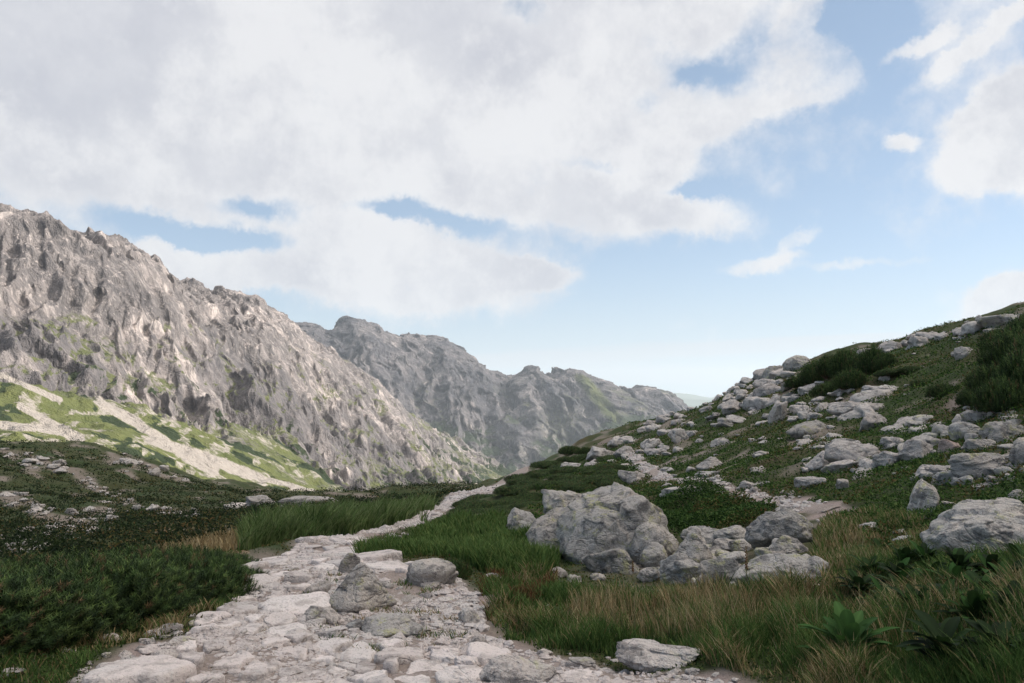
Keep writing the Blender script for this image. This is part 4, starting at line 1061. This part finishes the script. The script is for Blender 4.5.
# ------------------------------------------------------------------ sky
SUN_AZ, SUN_EL = math.radians(84), math.radians(36)     # azimuth to the right of the view direction
w = bpy.data.worlds.new('World'); scene.world = w; w.use_nodes = True
t = w.node_tree; t.nodes.clear()
def WN(ty, **k):
    q = t.nodes.new(ty)
    for a_, v_ in k.items(): setattr(q, a_, v_)
    return q
def setin(q, i, v):
    if hasattr(v, 'links'): t.links.new(v, q.inputs[i])
    else: q.inputs[i].default_value = v
def wm(op, a_, b_=None, c_=None):
    q = WN('ShaderNodeMath', operation=op)
    for i, v in enumerate((a_, b_, c_)):
        if v is not None: setin(q, i, v)
    return q.outputs[0]
def wdot(v, c):
    q = WN('ShaderNodeVectorMath', operation='DOT_PRODUCT'); setin(q, 0, v); q.inputs[1].default_value = c; return q.outputs['Value']
def wnoise(vec, sc, det=5, rough=.55, color=False, dist=0):
    q = WN('ShaderNodeTexNoise'); setin(q, 'Vector', vec); q.inputs['Scale'].default_value = sc; q.inputs['Detail'].default_value = det
    q.inputs['Roughness'].default_value = rough; q.inputs['Distortion'].default_value = dist; return q.outputs['Color' if color else 'Fac']
def wstep(f, a_, b_, c_=0., d_=1.):
    q = WN('ShaderNodeMapRange', interpolation_type='SMOOTHSTEP'); setin(q, 0, f)
    for i, v in enumerate((a_, b_, c_, d_)): q.inputs[i + 1].default_value = v
    return q.outputs[0]
def wmix(f, a_, b_):
    q = WN('ShaderNodeMix', data_type='RGBA'); setin(q, 0, f)
    for i, v in ((6, a_), (7, b_)):
        if hasattr(v, 'links'): t.links.new(v, q.inputs[i])
        else: q.inputs[i].default_value = (*v, 1)
    return q.outputs[2]
tc = WN('ShaderNodeTexCoord'); d0 = tc.outputs['Generated']
nc1 = wnoise(d0, 8, 9, .68, True); sub = WN('ShaderNodeVectorMath', operation='SUBTRACT'); setin(sub, 0, nc1); sub.inputs[1].default_value = (.5, .5, .5)
scl = WN('ShaderNodeVectorMath', operation='SCALE'); setin(scl, 0, sub.outputs[0]); scl.inputs['Scale'].default_value = .085
add = WN('ShaderNodeVectorMath', operation='ADD'); setin(add, 0, d0); setin(add, 1, scl.outputs[0]); d1 = add.outputs[0]
def field(blobs, vec):
    f = None
    for (px, py, rx, ry, wt, rot) in blobs:
        X = (px - CX) / F; Z = (CY - py) / F
        c = Vector((X, math.cos(PITCH) - Z * math.sin(PITCH), math.sin(PITCH) + Z * math.cos(PITCH))); c.normalize()
        e1 = Vector((c.y, -c.x, 0)).normalized(); e2 = e1.cross(c)
        ca, sa = math.cos(rot), math.sin(rot); u = e1 * ca - e2 * sa; v = e1 * sa + e2 * ca
        a_ = wdot(vec, u * (F / rx)); b_ = wdot(vec, v * (F / ry)); fr = wdot(vec, c)
        d2 = wm('ADD', wm('MULTIPLY', a_, a_), wm('MULTIPLY', b_, b_))
        g = wm('MULTIPLY', wm('POWER', 2.718, wm('MULTIPLY', wm('MULTIPLY', d2, d2) if wt > 0 else d2, -.9)), wt); g = wm('MULTIPLY', g, wm('GREATER_THAN', fr, .1))
        f = g if f is None else wm('ADD', f, g)
    return f
BL = [(60,50,330,150,1.2,0),(300,70,240,130,1.1,0),(470,70,110,110,.9,0),(550,185,130,52,1.1,.15),(600,120,75,45,.75,0),(200,-150,600,180,1.2,0),
      (690,125,75,28,.75,-.25),(788,78,58,32,1.3,0),(690,215,55,20,.75,.1),(640,165,60,16,.5,.1),(795,18,28,16,.55,-.6),(600,30,50,50,.6,0),(690,30,40,30,.45,0),(630,60,60,25,.4,0),
      (390,268,145,44,1.5,.08),(300,235,52,40,1.3,0),(515,272,60,12,.9,.05),(205,268,75,24,1.2,0),
      (170,226,60,12,-1.0,.1),(225,238,50,10,-1.2,0),(450,218,75,12,-1.0,.10),(385,208,22,8,-.7,.2),(262,204,32,12,-1.2,0),(650,105,22,14,-.5,0),(705,72,42,16,-.8,.3),(850,30,50,60,-.8,0),(740,45,25,20,-.5,0),(600,165,30,8,-.6,.1),(690,190,26,8,-.8,.1),(520,8,25,18,-.7,0),
      (765,260,38,9,.8,-.05),(800,240,25,7,.5,-.2),(1000,110,46,24,.9,-.5),(975,165,34,24,.9,-.3),(1022,140,26,50,.8,0),(930,42,34,8,.5,-.3),(985,35,55,8,.55,-.55),(1015,300,40,18,1.0,-.3),(900,142,18,8,.65,0),
      (850,266,60,5,.45,0),(1170,120,110,60,.8,0),(1300,300,200,60,.8,0)]
fld = wm('ADD', wm('MINIMUM', field([b for b in BL if b[4] > 0], d1), 1.15), field([b for b in BL if b[4] < 0], d1))
det = wnoise(d0, 7, 10, .62); det2 = wnoise(d0, 24, 8, .65)
fd = wm('ADD', fld, wm('MULTIPLY', wm('SUBTRACT', det, .5), 1.7)); fd = wm('ADD', fd, wm('MULTIPLY', wm('SUBTRACT', det2, .5), .75))
cov = wstep(fd, .12, .95)
low = field([(640,352,260,9,.7,-.04),(760,345,180,5,.6,-.05),(700,375,260,11,.8,0),(900,350,150,8,.4,0),(560,362,100,8,.5,0)], d0)
mp = WN('ShaderNodeMapping'); setin(mp, 0, d0); mp.inputs['Scale'].default_value = (3, 3, 26)
lown = wnoise(mp.outputs[0], 2.2, 5, .6); lowc = wstep(wm('ADD', low, wm('MULTIPLY', wm('SUBTRACT', lown, .5), 1.6)), .2, 1.0, 0, .6)
sky = WN('ShaderNodeTexSky', sky_type='NISHITA', sun_disc=False); sky.sun_elevation = SUN_EL; sky.sun_rotation = SUN_AZ
sky.altitude = 1800; sky.air_density = 1.0; sky.dust_density = 1.2; sky.ozone_density = 1.0
skyv = WN('ShaderNodeVectorMath', operation='SCALE'); setin(skyv, 0, sky.outputs[0]); skyv.inputs['Scale'].default_value = 1.0
# thin high veil that pales the blue
veil = wmix(.28, skyv.outputs[0], (3.3, 4.5, 5.4))
sz = WN('ShaderNodeSeparateXYZ'); setin(sz, 0, d0)
veil = wmix(wstep(sz.outputs[2], .20, .0, 0, .85), veil, (3.55, 4.3, 4.95))
shade = wstep(wm('ADD', wnoise(d1, 4.2, 9, .62), wm('MULTIPLY', wm('SUBTRACT', det2, .5), .5)), .36, .62)
cl = wmix(shade, (3.95, 4.05, 4.5), (5.7, 5.7, 5.85))
body = wmix(wstep(fd, 1.5, .6, 0, .55), cl, (6.1, 6.1, 6.2))
c1 = wmix(cov, veil, body); c2 = wmix(lowc, c1, (4.6, 4.7, 5.0))
# unseen bright sky patch overhead, added as a soft light for the foreground
sx = WN('ShaderNodeSeparateXYZ'); setin(sx, 0, d0)
ov = wstep(wdot(d0, Vector((.42, -.12, .9)).normalized()), .74, .93)
ov = wm('MULTIPLY', ov, wstep(wnoise(d0, 2.6, 5, .6), .22, .42))
c2 = wmix(ov, c2, (27.5, 25.2, 22.8))
bg = WN('ShaderNodeBackground'); setin(bg, 0, c2); bg.inputs[1].default_value = .1
ow = WN('ShaderNodeOutputWorld'); t.links.new(bg.outputs[0], ow.inputs[0])
w.cycles.sampling_method = 'MANUAL'; w.cycles.sample_map_resolution = 512

sl = bpy.data.lights.new('sun', 'SUN'); sl.energy = 4.6; sl.angle = math.radians(.6); sl.color = (1, .94, .87)
so = bpy.data.objects.new('sun', sl); C.objects.link(so)
sd = Vector((math.sin(SUN_AZ) * math.cos(SUN_EL), math.cos(SUN_AZ) * math.cos(SUN_EL), math.sin(SUN_EL)))
so.rotation_euler = (-sd).to_track_quat('-Z', 'Y').to_euler(); so.location = (60, 20, 80)

cam = bpy.data.cameras.new('camera'); co = bpy.data.objects.new('camera', cam); C.objects.link(co)
cam.sensor_width = 36; cam.lens = F / 1024 * 36; cam.clip_start = .05; cam.clip_end = 200000
co.location = (0, 0, EYE); co.rotation_euler = (math.pi / 2 + PITCH, 0, 0); scene.camera = co
vs = scene.view_settings; scene.display_settings.display_device = 'sRGB'
vs.view_transform = 'Standard'; vs.look = 'None'; vs.exposure = .5; vs.gamma = 1; vs.use_curve_mapping = False
cy = scene.cycles; cy.volume_bounces = 1; cy.max_bounces = 5; cy.diffuse_bounces = 3; cy.transparent_max_bounces = 8
cy.use_denoising = True
